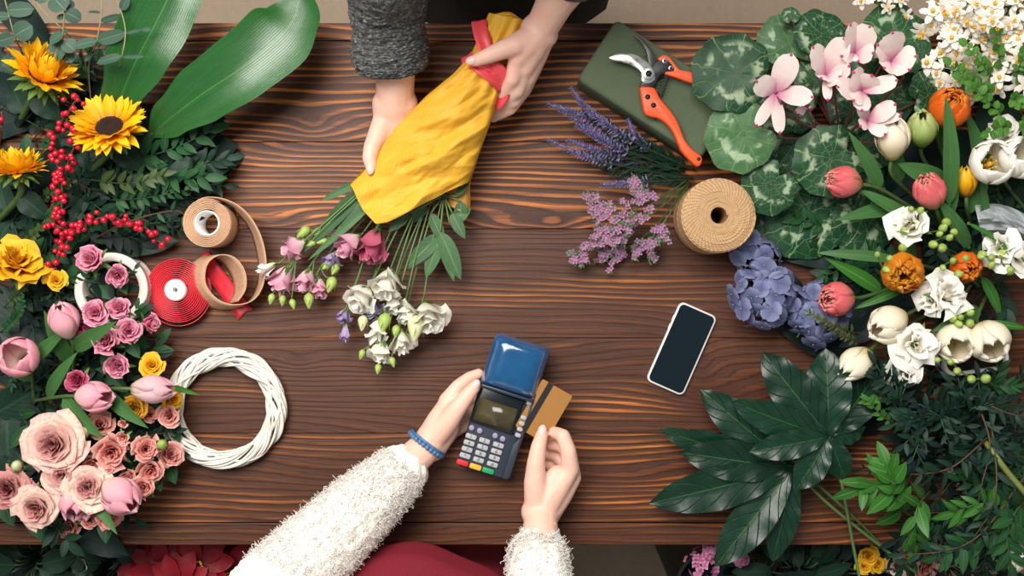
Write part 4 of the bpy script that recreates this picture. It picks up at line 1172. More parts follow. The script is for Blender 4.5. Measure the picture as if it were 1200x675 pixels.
for lab, pts in (('pink heather sprig reaching lowest toward the phone side', [(808, 214, .01), (752, 252, .05), (700, 285, .05), (676, 300, .035)]), ('pink heather sprig pointing at the yellow bouquet', [(806, 212, .01), (755, 240, .06), (712, 250, .06), (690, 238, .045)]),
                 ('pink heather sprig nearest the lavender', [(806, 210, .02), (775, 232, .07), (748, 232, .07), (748, 222, .055)]), ('pink heather sprig lying close along the twine roll', [(808, 215, .02), (785, 250, .06), (765, 280, .05), (758, 294, .03)]),
                 ('pink heather sprig in the middle of its bunch', [(808, 213, .02), (768, 248, .075), (725, 270, .07), (704, 278, .05)]), ('lowest pink heather sprig under the bunch', [(806, 216, .006), (765, 268, .03), (725, 296, .025), (708, 300, .02)])):
    heather(lab, pts, 15, .030, 0)

# ---------------------------------------------------------------- cyclamen
cm = NT('leaf_cyclamen', .46, .32)
u_, v_ = cm.uv(); r_, k_ = cm.uv('rnd')
dx, dy = cm.math('MULTIPLY', cm.math('SUBTRACT', u_, .5), 2.5), cm.math('MULTIPLY', cm.math('SUBTRACT', v_, .5), 2.5)
rad = cm.math('SQRT', cm.math('ADD', cm.math('MULTIPLY', dx, dx), cm.math('MULTIPLY', dy, dy)))
ang_ = cm.math('ARCTAN2', dy, dx)
vec = cm.comb(dx, dy, cm.math('MULTIPLY', r_, 20.0))
nv = cm.noise(vec, 2.2, 3)
vein = cm.step(cm.math('ABSOLUTE', cm.math('SINE', cm.math('ADD', cm.math('MULTIPLY', ang_, 4.0), cm.math('MULTIPLY', cm.math('SUBTRACT', nv, .5), cm.math('MULTIPLY', rad, 2.2))))), .11, .02)
vor = cm.n.new('ShaderNodeTexVoronoi'); vor.feature = 'DISTANCE_TO_EDGE'; vor.inputs['Scale'].default_value = 3.6; cm.l.new(vec, vor.inputs['Vector'])
net = cm.step(vor.outputs['Distance'], .035, .005)
ringd = cm.math('ABSOLUTE', cm.math('SUBTRACT', rad, .62))
blot = cm.math('MULTIPLY', cm.step(ringd, .26, .06), cm.step(cm.noise(vec, 3.0, 2), .50, .62))
g0 = cm.mix(cm.noise(vec, 5, 3), sr(14, 50, 32), sr(32, 78, 44))
g0 = cm.mix(k_, g0, cm.mix(cm.noise(vec, 5, 3), sr(56, 100, 60), sr(104, 142, 96)))
g1 = cm.mix(cm.math('MULTIPLY', net, .3), g0, sr(132, 162, 116))
g2 = cm.mix(cm.math('MULTIPLY', blot, .7), g1, sr(176, 196, 160))
g3 = cm.mix(cm.math('MULTIPLY', vein, .55), g2, sr(140, 172, 110))
cm.col(g3); cm.bump(cm.math('ADD', cm.math('MULTIPLY', vein, -1.0), cm.math('MULTIPLY', net, -.6)), .4, .002)
cyc_stem = plain('stem_cyclamen', sr(110, 62, 62), .5, var=.25)
root = thing('cyclamen', 'white and pink cyclamen plant with silver-veined leaves beside the secateurs', 'potted plant', P(985, 165, 0))
crown = P(985, 165, .03)
for (x, y, rp, h, fx_, fy_, tip, lt) in ((862, 86, 47, .115, -.15, .05, 2.9, .0), (872, 158, 42, .105, -.1, -.15, 3.6, .75), (926, 52, 36, .08, 0, .2, 2.0, .55), (962, 42, 32, .10, .1, .3, 1.4, .0),
                                         (903, 217, 33, .08, -.1, -.2, 4.0, .1), (975, 186, 42, .085, .0, -.1, 3.7, .05), (1050, 48, 44, .10, .2, .2, 1.0, .15), (1088, 112, 30, .09, .3, 0, .4, .0),
                                         (927, 19, 11, .10, 0, .3, 1.6, .2), (936, 128, 28, .06, 0, 0, 3.0, .05), (945, 252, 48, .03, 0, -.1, 4.4, .0), (1012, 256, 40, .03, .1, -.1, 5.0, .0), (1035, 120, 32, .06, 0, 0, .0, .1),
                                         (905, 100, 34, .05, 0, 0, 2.8, .0), (998, 130, 30, .05, 0, 0, 1.0, .0), (955, 92, 24, .075, 0, .2, 2.2, .1), (893, 128, 36, .045, 0, 0, 3.1, .1), (1010, 165, 40, .04, 0, 0, .6, .0), (1062, 92, 34, .05, .1, 0, .8, .05), (1030, 85, 34, .05, 0, 0, 1.6, .0), (1000, 210, 36, .03, 0, 0, 5.2, .0), (930, 170, 36, .035, 0, 0, 3.3, .0), (915, 262, 30, .02, 0, 0, 4.0, .0)):
    m = MB(); c_ = P(x, y, h); k = S * (H - h) / H
    fce = V3((fx_, fy_, 1))
    cyclamen_leaf(m, c_, rp * k, fce, (random.random(), lt), tip, heart=.22)
    lf = m.build('leaf', cm.m, root)
    m = MB(); m.tube(smooth_path([crown, crown.lerp(c_, .6) - UP * .01, c_], 6), .002, 6); m.build('leaf_stalk', cyc_stem, lf)
def petal2(m, a, b, W, h0, h1, face=(0, 0, 1), sh=(.75, .55), bend=.3, fold=-.12, tw=0.0, wave=.03):
    A, B = P(a[0], a[1], h0), P(b[0], b[1], h1)
    d = B - A; L = d.length; x = d.cross(V3(face)).normalized(); n = x.cross(d).normalized()
    d2 = d.normalized() * cos(bend / 2) + n * sin(bend / 2)
    leaf(m, A, d2, n, L * 1.02, W * S * (H - h1) / H, sh, bend, fold, wave, 9, 3, twist=tw)
def m_tip(lst, o):
    for t_ in lst:
        m = MB(); m.sphere(t_, (.0026, .0026, .002), 4, 6); m.build('petal_tip', CYC_TIP, o)
def cyc_flower(hub, petals, h=.15, stemto=(985, 165, .03)):
    m = MB(); mt_ = []
    for (tx, ty, W, dh, fc) in petals:
        petal2(m, hub, (tx, ty), W, h, h + dh, fc, bend=U(.2, .5))
        t_ = P(tx, ty, h + dh)
        mt_.append(t_.lerp(P(hub[0], hub[1], h), .03))
    o = m.build('flower', CYC, root)
    m2 = MB(); c_ = P(hub[0], hub[1], h - .004); m2.sphere(c_, (.0058, .0058, .006), 6, 10); m2.build('flower_eye', plain('cyclamen_eye', sr(120, 30, 70), .5), o)
    m_tip(mt_, o)
    m3 = MB(); m3.tube(smooth_path([P(*stemto), P(hub[0] + 10, hub[1] + 25, h - .03), P(hub[0] + 6, hub[1] + 12, h + .002), c_], 6), .0019, 6); m3.build('flower_stalk', cyc_stem, o)
F = (0, 0, 1)
cyc_flower((909, 109), [(928, 63, 30, .02, (-.3, 0, 1)), (886, 95, 27, .02, (0, -.4, 1)), (953, 114, 27, .015, (0, .3, 1)), (886, 148, 15, .0, F), (914, 157, 16, .0, F)], .145)
cyc_flower((968, 88), [(952, 55, 34, .03, (.5, .2, 1)), (990, 44, 30, .035, (-.3, .3, 1)), (996, 77, 26, .03, F), (962, 92, 22, .02, (0, .5, 1)), (970, 118, 12, .01, F), (985, 90, 28, .025, F)], .14)
cyc_flower((1002, 62), [(996, 28, 30, .035, (.3, .2, 1)), (1020, 30, 30, .035, (-.3, .1, 1)), (986, 66, 20, .02, F), (1024, 62, 26, .03, (-.4, 0, 1)), (1006, 72, 16, .01, F)], .155)
cyc_flower((1044, 72), [(1046, 37, 34, .04, (0, .2, 1)), (1028, 52, 24, .03, (.5, 0, 1)), (1074, 66, 32, .03, (-.4, .2, 1)), (1036, 80, 26, .02, F), (1066, 82, 26, .025, F)], .16)
cyc_flower((1010, 106), [(981, 102, 30, .03, (.3, .3, 1)), (1000, 84, 30, .035, (0, .2, 1)), (1022, 88, 28, .03, F), (1010, 130, 22, .02, F), (1052, 94, 24, .03, (0, .4, 1)), (1000, 118, 24, .025, F)], .15)
cyc_flower((1016, 142), [(1050, 122, 24, .03, (0, .4, 1)), (1056, 136, 14, .025, F), (1008, 118, 16, .02, F), (1038, 158, 18, .02, F), (1008, 148, 16, .02, F)], .135)
cyc_flower((945, 124), [(932, 132, 7, .0, F), (950, 128, 6, .0, F), (938, 136, 5, .0, F)], .115)

# ---------------------------------------------------------------- white stock at the back corner
fl_m = MB()
for i in range(5):
    a = 2 * pi * i / 5
    leaf(fl_m, (0, 0, 0), V3((cos(a), sin(a), .38)), V3((-.3 * cos(a), -.3 * sin(a), 1)), .0205, .0098, (.75, .6), .6, -.1, .05, 6, 2, (i / 5, .5))
    leaf(fl_m, (0, 0, .002), V3((cos(a + .6), sin(a + .6), .9)), V3((-cos(a + .6), -sin(a + .6), .5)), .0105, .008, (.8, .5), .5, -.1, .05, 5, 2, (i / 5, .8))
fl_c = MB(); fl_c.sphere((0, 0, .004), (.0030, .0030, .0045), 5, 7)
for i in range(5):
    a = 2 * pi * i / 5; fl_c.tube([(0, 0, .003), (.003 * cos(a), .003 * sin(a), .011)], .0009, 4)
proto = [None, None]
def floret(root, loc, d, s=1.0, mat=WHITE):
    if proto[0] is None:
        o = fl_m.build('floret', mat); c_ = fl_c.build('floret_centre', POLLEN); proto[:] = [o, c_]
    else:
        o = proto[0].copy(); C.objects.link(o); c_ = proto[1].copy(); C.objects.link(c_)
    c_.parent = o; o.parent = root
    o.matrix_local = Matrix.Translation(-root.location) @ frame(loc, d, U(0, 6), s)
def stock(label, spine, n, rad, s=(.8, 1.15)):
    path = smooth_path([P(*p) for p in spine], 6)
    root = thing('white_stock', label, 'flower', path[0], 'white flower spikes in the back corner')
    m = MB(); m.tube(path, .003, 6)
    for i in range(n):
        u = lerp(.30, 1, (i + .5) / n); p, t = along(path, u); a = U(-1.5, 1.5); s1 = t.cross(UP).normalized(); s2 = s1.cross(t)
        d = (s1 * sin(a) + s2 * cos(a) + t * U(-.1, .5)).normalized(); q = p + d * rad * U(.5, 1.1)
        m.tube([p, q], .0009, 4); floret(root, q, d + UP * .4, U(*s))
    m.build('stem', stem_g, root)
stock('white flower spike with yellow centres nearest the cyclamen', [(1200, 60, .004), (1160, 40, .06), (1120, 30, .09), (1085, 22, .09)], 24, .026)
stock('white flower spike along the upper photo edge', [(1230, 10, .004), (1180, 8, .08), (1140, 4, .11), (1108, 2, .11)], 24, .030)
stock('white flower spike in the very corner', [(1250, 50, .004), (1210, 30, .09), (1175, 18, .12), (1155, 10, .12)], 22, .03)
stock('white flower spike just behind the bright green mint', [(1210, 110, .004), (1170, 78, .06), (1135, 58, .09), (1108, 48, .085)], 20, .028)
stock('white flower spike below the cyclamen leaf rim', [(1180, 130, .004), (1140, 105, .05), (1110, 90, .07), (1092, 74, .07)], 18, .026)
stock('white flower spike at the photo edge behind the mint', [(1260, 90, .004), (1225, 70, .07), (1195, 55, .1), (1178, 40, .1)], 20, .03)
stock('white flower spike half covered by mint leaves', [(1240, 150, .004), (1215, 120, .05), (1190, 95, .08), (1170, 88, .08)], 16, .03)
stock('slim white blossom crossing the back table edge by the cyclamen', [(1110, 40, .004), (1060, 14, .08), (1036, 6, .10), (1012, -4, .10)], 9, .016, (.5, .8))
for i, (x, y, an) in enumerate(((1150, 70, 2.4), (1165, 60, 1.5), (1185, 75, .8), (1150, 95, 3.0), (1180, 105, 5.5), (1160, 115, 2.6), (1135, 88, 2.6), (1195, 130, 5.0), (1170, 135, 4.2))):
    L_ = 40
    sprig('mint_sprig', 'bright green mint-like sprig over the white flowers', 'foliage', 'bright green sprigs over the white flowers', [(x + 25, y + 40, .02), (x + 8, y + 14, .11), (x + cos(an) * L_ * .6, y - sin(an) * L_ * .6, .135)], 6, .021, .016, lf_mint, stem_g, 60, (.5, .6), True, .0012, .4, .6, u0=.4)

# ---------------------------------------------------------------- right end: dark leaves underneath
BR, BRG = 'broad dark leaf lying flat under the flower heap on the right end', 'dark leaves under the right flowers'
sp_ = [(x + U(-10, 10), y + U(-10, 10), U(-45, 45) if x < 985 else U(0, 360)) for x, y in ((930, 280), (970, 290), (1010, 300), (1050, 260), (1080, 220), (1110, 250), (1140, 230), (1180, 240), (1090, 180), (1130, 170), (1170, 160), (1210, 200), (1150, 130), (1060, 200),
        (900, 290), (880, 320), (930, 350), (960, 340), (990, 380), (1000, 330), (1030, 350), (1070, 350), (1110, 300), (1000, 420), (1040, 430), (960, 400), (1140, 280), (1000, 250), (960, 240), (1040, 140), (1070, 130), (1100, 60), (1150, 50), (1190, 80), (1090, 330),
        (1050, 470), (1090, 460), (1100, 500), (1060, 510), (1030, 470), (940, 200), (910, 170))]
dark_bed(BR, BRG, sp_, [lf_deep, lf_deep, lf_dark], h=(.004, .016))

# ---------------------------------------------------------------- hydrangeas
hy = MB()
for i in range(4):
    a = pi / 2 * i
    leaf(hy, (0, 0, 0), V3((cos(a), sin(a), .18)), UP, .0175, .0205, (.62, .42), .6, -.12, .05, 6, 2, (i / 4, .5))
hyb = MB(); hyb.sphere((0, 0, .0012), .0009, 4, 6)
hp = []
def hydrangea(label, x, y, h, R, n, end):
    c_ = P(x, y, h); k = S * (H - h) / H; R *= k
    root = thing('hydrangea', label, 'flower', P(*end), 'blue hydrangea heads')
    for i in range(n):
        q = (i + .5) / n; el = math.acos(1 - 1.15 * q); an = i * 2.39996
        d = V3((sin(el) * cos(an), sin(el) * sin(an), cos(el)))
        loc = c_ + V3((d.x * R, d.y * R * .92, d.z * R * .62)) * U(.74, 1.08)
        if not hp: o = hy.build('floret', HYD); b_ = hyb.build('floret_eye', plain('hydrangea_eye', sr(150, 170, 190), .5)); hp[:] = [o, b_]
        else:
            o = hp[0].copy(); C.objects.link(o); b_ = hp[1].copy(); C.objects.link(b_)
        b_.parent = o; o.parent = root; o.matrix_local = Matrix.Translation(-root.location) @ frame(loc, d + V3((U(-.7, .7), U(-.7, .7), .15)), U(0, 6), U(.75, 1.2))
    m = MB(); m.tube(smooth_path([P(*end), c_ - UP * R * .6, c_], 6), .004, 7)
    for i in range(24):
        an = i * 2.4; q = (i + .5) / 24; el = math.acos(1 - 1.0 * q)
        m.tube([c_ - UP * R * .25, c_ + V3((sin(el) * cos(an) * R, sin(el) * sin(an) * R, cos(el) * R * .6)) * .9], .0011, 4)
    m.build('stem', stem_g, root)
hydrangea('blue hydrangea head nearest the phone', 896, 346, .06, 42, 30, (930, 330, .004))
hydrangea('smaller dim blue hydrangea head beside the open coral tulip', 956, 368, .05, 40, 26, (985, 350, .004))
hydrangea('deep shaded hydrangea head behind the twine roll', 885, 300, .025, 30, 16, (920, 290, .004))
sprig('myrtle_twig', 'small olive green twig lying over the dim hydrangea', 'foliage', None, [(1005, 392, .05), (975, 380, .10), (948, 366, .10)], 14, .013, .005, lf_olive, stem_b, 50)
sprig('myrtle_twig', 'small reddish green twig along the lower rim of the dim hydrangea', 'foliage', None, [(1010, 402, .05), (985, 392, .085), (962, 376, .09)], 12, .012, .005, lf_olive, stem_b, 50)

# ---------------------------------------------------------------- tulips and freesias on the right
def rt(*a, **k): return tulip_thing(*a, **k)
rt('coral pink tulip pointing at the cyclamen leaves', 989, 213, .10, (-.88, .12, .5), 19, CORAL, (1095, 262, .004), 42, .12, .5, nl=2, n=8, leafL=.12)
rt('raspberry pink tulip in the middle of the bunch', 1090, 225, .115, (-.35, .55, .75), 19, CORAL, (1110, 285, .004), 44, .15, .6, nl=1, n=8)
rt('open coral tulip showing its frilled inside beside the hydrangea', 982, 350, .09, (-.9, -.05, .5), 20, CORAL, (1085, 322, .004), 42, .32, .5, nl=1, n=8, leafL=.10, lm=lf_bright)
rt('orange and yellow parrot tulip above the white freesias', 1058, 319, .11, (-.25, -.3, .9), 23, ORYEL, (1120, 320, .004), 46, .3, 1.0, nl=1, n=9)
rt('orange tulip behind green freesia buds', 1131, 312, .10, (.05, -.2, .95), 18, ORANGE, (1150, 340, .004), 38, .2, .8, nl=0, n=8)
rt('orange parrot tulip with a green leaf in front', 1112, 128, .12, (.05, .55, .8), 24, ORANGE, (1120, 215, .004), 48, .25, .5, nl=1, n=8)
rt('yellow tulip bud between white and raspberry tulips', 1132, 212, .10, (-.15, .75, .6), 13, YELLOW, (1140, 270, .004), 36, .0, .3, nl=1)
rt('green and white striped tulip bud beside the orange parrot tulip', 1081, 151, .11, (-.15, .5, .85), 19, GRNW, (1105, 220, .004), 46, .0, .5, nl=0)
rt('cream tulip under the cyclamen flowers', 1046, 162, .12, (-.1, .70, .68), 21, CREAM, (1085, 240, .004), 50, .12, .15, nl=1)
wg = 'white tulips'
rt('wide open white tulip at the photo edge, yellow inside', 1161, 191, .12, (-.05, .12, 1), 25, WHITE, (1180, 260, .004), 48, .42, .3, nl=1, group=wg)
rt('white tulip cut by the photo edge', 1193, 186, .12, (.1, .3, .95), 24, WHITE, (1215, 260, .004), 48, .35, .4, nl=0, group=wg)
rt('cream white tulip above the lowest left-pointing one', 1041, 380, .10, (-.62, -.25, .72), 23, CREAM, (1120, 330, .004), 54, .06, .3, nl=0, group=wg)
rt('closed white tulip lowest and nearest the fatsia leaves', 1003, 426, .09, (-.62, -.45, .6), 19, CREAM, (1085, 370, .004), 48, .02, .1, nl=0, group=wg)
rt('open white tulip with torn petals facing the white planter', 1120, 400, .10, (-.1, -.45, .9), 23, CREAM, (1140, 330, .004), 48, .32, .3, nl=0, group=wg)
rt('round white tulip over the white planter corner', 1158, 398, .11, (.0, -.35, .92), 25, CREAM, (1165, 330, .004), 50, .24, .2, nl=1, group=wg)
fg = 'ruffled white freesias'
for lab, x, y, R, ax, h in (('ruffled white freesia above the orange parrot tulip', 1066, 263, 24, (-.6, .1, .8), .115), ('ruffled white freesia pair top bloom over the white tulips', 1112, 345, 26, (.3, .2, .9), .12), ('ruffled white freesia hugging the upper one', 1090, 352, 20, (-.5, .0, .8), .11),
                            ('large ruffled white freesia in the centre of the white group', 1075, 404, 27, (-.1, .0, 1), .12), ('lowest white freesia turned to the front edge', 1060, 436, 21, (-.2, -.4, .85), .105), ('white freesia at the photo edge', 1172, 292, 23, (-.4, .1, .9), .11), ('white freesia cut off by the photo edge', 1198, 300, 20, (.2, -.1, .9), .105), ('white blossom half hidden below the green leaf', 1176, 152, 18, (-.3, .2, .9), .09)):
    rose_thing(lab, x, y, h, ax, R, WHITE, (x + 40, y + U(-30, 10), .004), 9, 1.5, .7, 1.15, fg, 'freesia', curl=1.6, wide=1.1)
gi = 'green freesia buds'
for lab, pts in (('spray of green freesia buds over the orange parrot tulip', ((1030, 300), (1037, 314), (1046, 303), (1061, 293), (1044, 318))), ('spray of green freesia buds in front of the orange tulip', ((1105, 312), (1118, 306), (1135, 305), (1150, 298), (1128, 318))),
                 ('spray of green freesia buds at the photo edge', ((1148, 300), (1164, 302), (1162, 313), (1172, 300), (1184, 318))), ('spray of green freesia buds hanging below the white group', ((1102, 422), (1116, 424), (1125, 434), (1142, 444), (1154, 446))),
                 ('spray of green freesia buds beside the raspberry tulip', ((1068, 244), (1078, 248), (1060, 272), (1104, 270), (1112, 262))), ('spray of pale green buds between raspberry tulip and white freesia', ((1100, 275), (1112, 280), (1122, 272), (1092, 286), (1108, 290))),
                 ('spray of green buds right of the white freesia pair', ((1128, 372), (1136, 368), (1122, 378), (1140, 378), (1116, 372)))):
    e = P(pts[-1][0] + 30, pts[-1][1] + 15, .004)
    root = thing('freesia_buds', lab, 'buds', e, gi)
    q = [P(x, y, .128 - .004 * i) for i, (x, y) in enumerate(pts)]
    m = MB(); m.tube(smooth_path([a - UP * .006 for a in q] + [e], 5), .0013, 5); m.build('stem', stem_g, root)
    for i, a in enumerate(q):
        d = V3((U(-.6, .3), U(-.3, .3), .7)); m = MB(); m.M = frame(a - UP * .007, d, 0); R = lerp(.0048, .0075, i / 4)
        m.lathe([(R * .3, 0), (R * .85, R * .6), (R, R * 1.3), (R * .7, R * 2.2), (R * .2, R * 2.8), (.0001, R * 2.9)], 9); m.build('bud', BUDG, root)
# long green blades
for lab, a, b_, W, mt in (('long green blade pointing at the hydrangea', (1050, 304, .08), (957, 296, .07), .017, lf_tulip), ('bright narrow blade beside the open coral tulip', (1060, 338, .08), (1000, 362, .08), .013, lf_bright),
                          ('upright green blade in front of the orange parrot tulip', (1112, 240, .10), (1108, 112, .155), .026, lf_tulip), ('broad folded green blade under the cream tulip', (1110, 215, .08), (1052, 192, .10), .032, lf_tulip),
                          ('green blade behind the coral tulip stalk', (1070, 262, .07), (1005, 222, .085), .022, lf_tulip), ('green blade curving to the photo edge under the round white tulip', (1150, 380, .07), (1205, 385, .08), .014, lf_bright),
                          ('dark blade right of the raspberry tulip', (1135, 290, .06), (1098, 232, .11), .024, lf_tulip), ('dark blade between yellow bud and white tulip', (1152, 266, .07), (1148, 206, .09), .018, lf_tulip),
                          ('green blade crossing the white freesia at the photo edge', (1135, 262, .10), (1205, 310, .11), .010, lf_bright), ('green blade arching over bare wood by the photo edge', (1150, 325, .07), (1172, 372, .05), .020, lf_bright)):
    root = thing('tulip_leaf', lab, 'leaf', P(a[0], a[1], .003))
    m = MB(); leaf_to(m, P(*a), P(*b_), W, (.5, .8), U(-.4, .4), .5, .22, .02, 14, 2); m.build('blade', mt, root)
    m = MB(); m.tube([P(a[0], a[1], .003), P(*a)], .003, 6); m.build('leaf_base', stem_g, root)
fill([(1130, 290, 40, 40, 6, 0, 360), (1100, 240, 40, 40, 6, 0, 360), (1170, 220, 30, 40, 6, 0, 360), (1010, 330, 40, 30, 5, 120, 240), (1170, 330, 25, 30, 4, 0, 360), (1000, 290, 50, 20, 4, 100, 250)], 'green leafy sprig packed between the tulips on the right end', 'green sprigs under the right tulips', mats=[lf_mid, lf_dark, lf_dark], Lp=(45, 70))

# crumpled clear sleeve
cs = NT('clear_cellophane', .12, .5); cs.col(sr(214, 220, 226)); cs.b.inputs['Alpha'].default_value = .34
root = thing('cellophane_sleeve', 'crumpled clear cellophane sleeve at the photo edge between white flowers', 'cellophane', P(1175, 262, .01))
m = MB()
m.grid(lambda u, v: P(lerp(1142, 1215, u) + 8 * v, lerp(240, 262, u) + lerp(0, 34, v) - 10 * sin(u * 3), .07 + .014 * nz(u * 5, v * 5, 3) + .02 * sin(v * 3)), 18, 10)
m.grid(lambda u, v: P(lerp(1142, 1152, u) + 8 * v, lerp(240, 280, u) + 6 * v, .01 + .06 * (1 - v) + .006 * nz(u * 5, v * 5, 8)), 10, 8)
m.build('sleeve', cs.m, root, smooth=False, solid=.0004)

# white planter
root = thing('white_planter', 'white plastic planter whose corner shows below the white tulips', 'planter', P(1140, 500, 0))
pw = plain('planter_white', sr(232, 230, 228), .4, var=.03)
c_ = P(1143, 410, .05)
Mw = Matrix.Translation(V3((c_.x, c_.y, T))) @ Matrix.Rotation(radians(8), 4, 'Z')
m = MB(); m.M = Mw; ring_prism(m, rrect(.104, .074, .018, 6), rrect(.092, .062, .013, 6), .001, .048, .006); m.build('planter_wall', pw, root, bevel=.002)
m = MB(); m.M = Mw; m.prism(rrect(.093, .063, .013, 6), .008, .041); m.build('potting_soil', plain('soil', sr(46, 36, 30), .95, bump=.5), root)
root = thing('plastic_tray', 'white plastic tray showing through the foliage by the photo edge', 'tray', P(1150, 545, 0))
c_ = P(1150, 545, .012)
m = MB(); m.M = Matrix.Translation(V3((c_.x, c_.y, T))) @ Matrix.Rotation(radians(38), 4, 'Z'); ring_prism(m, rrect(.10, .13, .014, 6), rrect(.092, .122, .011, 6), .001, .016, .004); m.build('tray_body', pw, root, bevel=.0015)

# ---------------------------------------------------------------- fatsia
def fatsia(label, c0, h, lobes, stalk, nrm=(0, 0, 1)):
    c_ = P(c0[0], c0[1], h)
    root = thing('fatsia_leaf', label, 'leaf', P(*stalk[-1]), 'glossy fatsia leaves')
    m = MB()
    for (x, y, W, dh) in lobes:
        t_ = P(x, y, h + dh)
        leaf_to(m, c_, t_, W * .9 * S, (.95, .85), U(-.35, .35), .34, .16, .05, 20, 4, (random.random(), .5), waves=4)
    m.build('blade', lf_fatsia, root)
    m = MB(); m.tube(smooth_path([c_ - UP * .002] + [P(*p) for p in stalk], 8), .0026, 7); m.build('leaf_stalk', plain('fatsia_stalk', sr(84, 116, 66), .45, var=.2), root)
fatsia('glossy many-fingered fatsia leaf with pale ribs meeting at its centre, beside the closed white tulip', (972, 512), .085,
       [(893, 412, 54, -.01), (968, 408, 58, .0), (857, 470, 44, -.01), (878, 530, 36, .0), (933, 574, 40, -.005), (990, 562, 34, -.02), (1028, 436, 50, -.02), (1014, 500, 32, -.01)], [(985, 560, .06), (1000, 640, .012), (1010, 690, .0)])
fatsia('glossy fatsia leaf with pointed fingers reaching farthest over the bare wood and front board', (930, 548), .05,
       [(797, 530, 52, .0), (773, 503, 42, -.02), (820, 456, 50, -.01), (760, 590, 56, -.01), (838, 664, 52, -.01), (905, 658, 40, -.02), (880, 480, 44, -.02)], [(970, 590, .03), (1045, 650, .01), (1075, 672, .0)])
sprig('leaf_stalks', 'bare green stalk running off the front edge under the fatsia leaves', 'leaf stalk', None, [(955, 565, .03), (1010, 615, .02), (1060, 668, .004)], 1, .01, .003, lf_dark, stem_g, r=.003, tipleaf=False)

# ---------------------------------------------------------------- lower right foliage
RL, RG = 'dark narrow-leaved sprig in the foliage at the front right corner', 'dark sprigs in the front right corner'
fill([(1080, 480, 45, 35, 16, 0, 360), (1130, 500, 45, 50, 14, 0, 360), (1120, 570, 60, 45, 16, 0, 360), (1170, 560, 40, 60, 14, 0, 360), (1150, 620, 60, 30, 12, 0, 360), (1180, 490, 25, 30, 5, 0, 360)], RL, RG, mats=[lf_dark, lf_deep, lf_deep, lf_mid], Lp=(50, 85),
     kinds=[(10, .034, .009), (12, .028, .007), (8, .040, .013)])
def raise_sprig(label, pts, n, L, W, mt, sm=stem_b, name='foliage_sprig', group=None, **k): return sprig(name, label, 'foliage', group, pts, n, L, W, mt, sm, 50, (.6, .9), k.pop('opp', False), k.pop('r', .0016), .5, .5, **k)
for i, (x, y, an) in enumerate(((1070, 465, 160), (1095, 480, 210), (1120, 470, 60), (1110, 500, 250), (1075, 500, 200), (1050, 485, 180), (1140, 480, 20), (1090, 520, 230), (1130, 530, 280), (1150, 510, 330))):
    a_ = radians(an)
    for rep in range(3): x += U(-14, 14); y += U(-12, 12); a_ += U(-1, 1); raise_sprig('small dark sprig standing up over the white planter', [(x + 8, y + 10, .03), (x, y, .10), (x + 32 * cos(a_), y - 32 * sin(a_), .11)], 9, .032, .011, random.choice([lf_deep, lf_dark]), stem_d, group='small dark sprigs over the planter')
for lab, pts in (('brown twig with narrow dark leaves across the foliage toward the fatsia', [(1165, 505, .10), (1120, 545, .12), (1085, 555, .11), (1050, 555, .09)]), ('brown twig curving down beside the planter', [(1145, 470, .09), (1160, 520, .12), (1150, 570, .12), (1140, 620, .10)]),
                 ('yellowish twig bending down to the front board', [(1160, 480, .10), (1168, 560, .13), (1160, 600, .13), (1140, 632, .12)]), ('brown twig running off the photo edge over the foliage', [(1140, 460, .09), (1170, 480, .11), (1205, 490, .11)]),
                 ('long twig of narrow leaves sweeping along the lower photo edge', [(1200, 560, .11), (1150, 625, .12), (1110, 645, .11), (1060, 650, .09)])):
    raise_sprig(lab, pts, 12, .036, .010, lf_dark, stem_b)
tk_ = thing('woody_stem', 'thick bare yellow-green stem slanting over the foliage to the photo edge', 'stem', P(1145, 505, .0))
m = MB(); m.tube(smooth_path([P(1143, 504, .05), P(1160, 525, .11), P(1182, 555, .12), P(1212, 590, .12)], 8), .0045, 8); m.build('stem', plain('stem_yellowgreen', sr(112, 122, 58), .5, var=.25), tk_)
raise_sprig('bright green lily-leaved sprig in front of the fatsia leaf', [(1075, 590, .02), (1045, 575, .09), (1030, 565, .10), (1010, 572, .10)], 6, .062, .022, lf_bright, stem_g, 'lily_sprig', opp=True)
raise_sprig('bright green lily-leaved sprig pointing up between fatsia and planter', [(1075, 610, .02), (1050, 590, .08), (1045, 560, .11), (1040, 545, .11)], 6, .050, .022, lf_bright, stem_g, 'lily_sprig', opp=True)
raise_sprig('bright green lily-leaved sprig drooping to the front board', [(1090, 575, .03), (1075, 595, .09), (1072, 620, .09), (1073, 640, .06)], 6, .055, .020, lf_bright, stem_g, 'lily_sprig', opp=True)
raise_sprig('mid green leafy sprig over the front board at the corner', [(1190, 610, .03), (1160, 625, .10), (1130, 640, .11), (1105, 650, .10)], 9, .050, .017, lf_mid, stem_g, 'lily_sprig', opp=True)
raise_sprig('mid green leafy sprig at the corner photo edge', [(1210, 580, .03), (1190, 600, .11), (1180, 630, .12), (1185, 660, .11)], 9, .052, .018, lf_mid, stem_g, 'lily_sprig', opp=True)
raise_sprig('bright sprig in the corner under the slanting bare stem', [(1200, 640, .03), (1170, 600, .11), (1150, 590, .12), (1120, 600, .11)], 8, .050, .016, lf_bright, stem_g, 'lily_sprig', opp=True)
raise_sprig('light green twig tip left of the planter', [(1060, 470, .04), (1035, 465, .09), (1015, 470, .09)], 9, .018, .008, lf_mint, stem_b, 'lily_sprig', opp=True)
raise_sprig('light green twig tip just above the bright lily leaves', [(1075, 500, .04), (1040, 492, .09), (1018, 470, .10)], 9, .020, .009, lf_bright, stem_b, 'lily_sprig', opp=True)

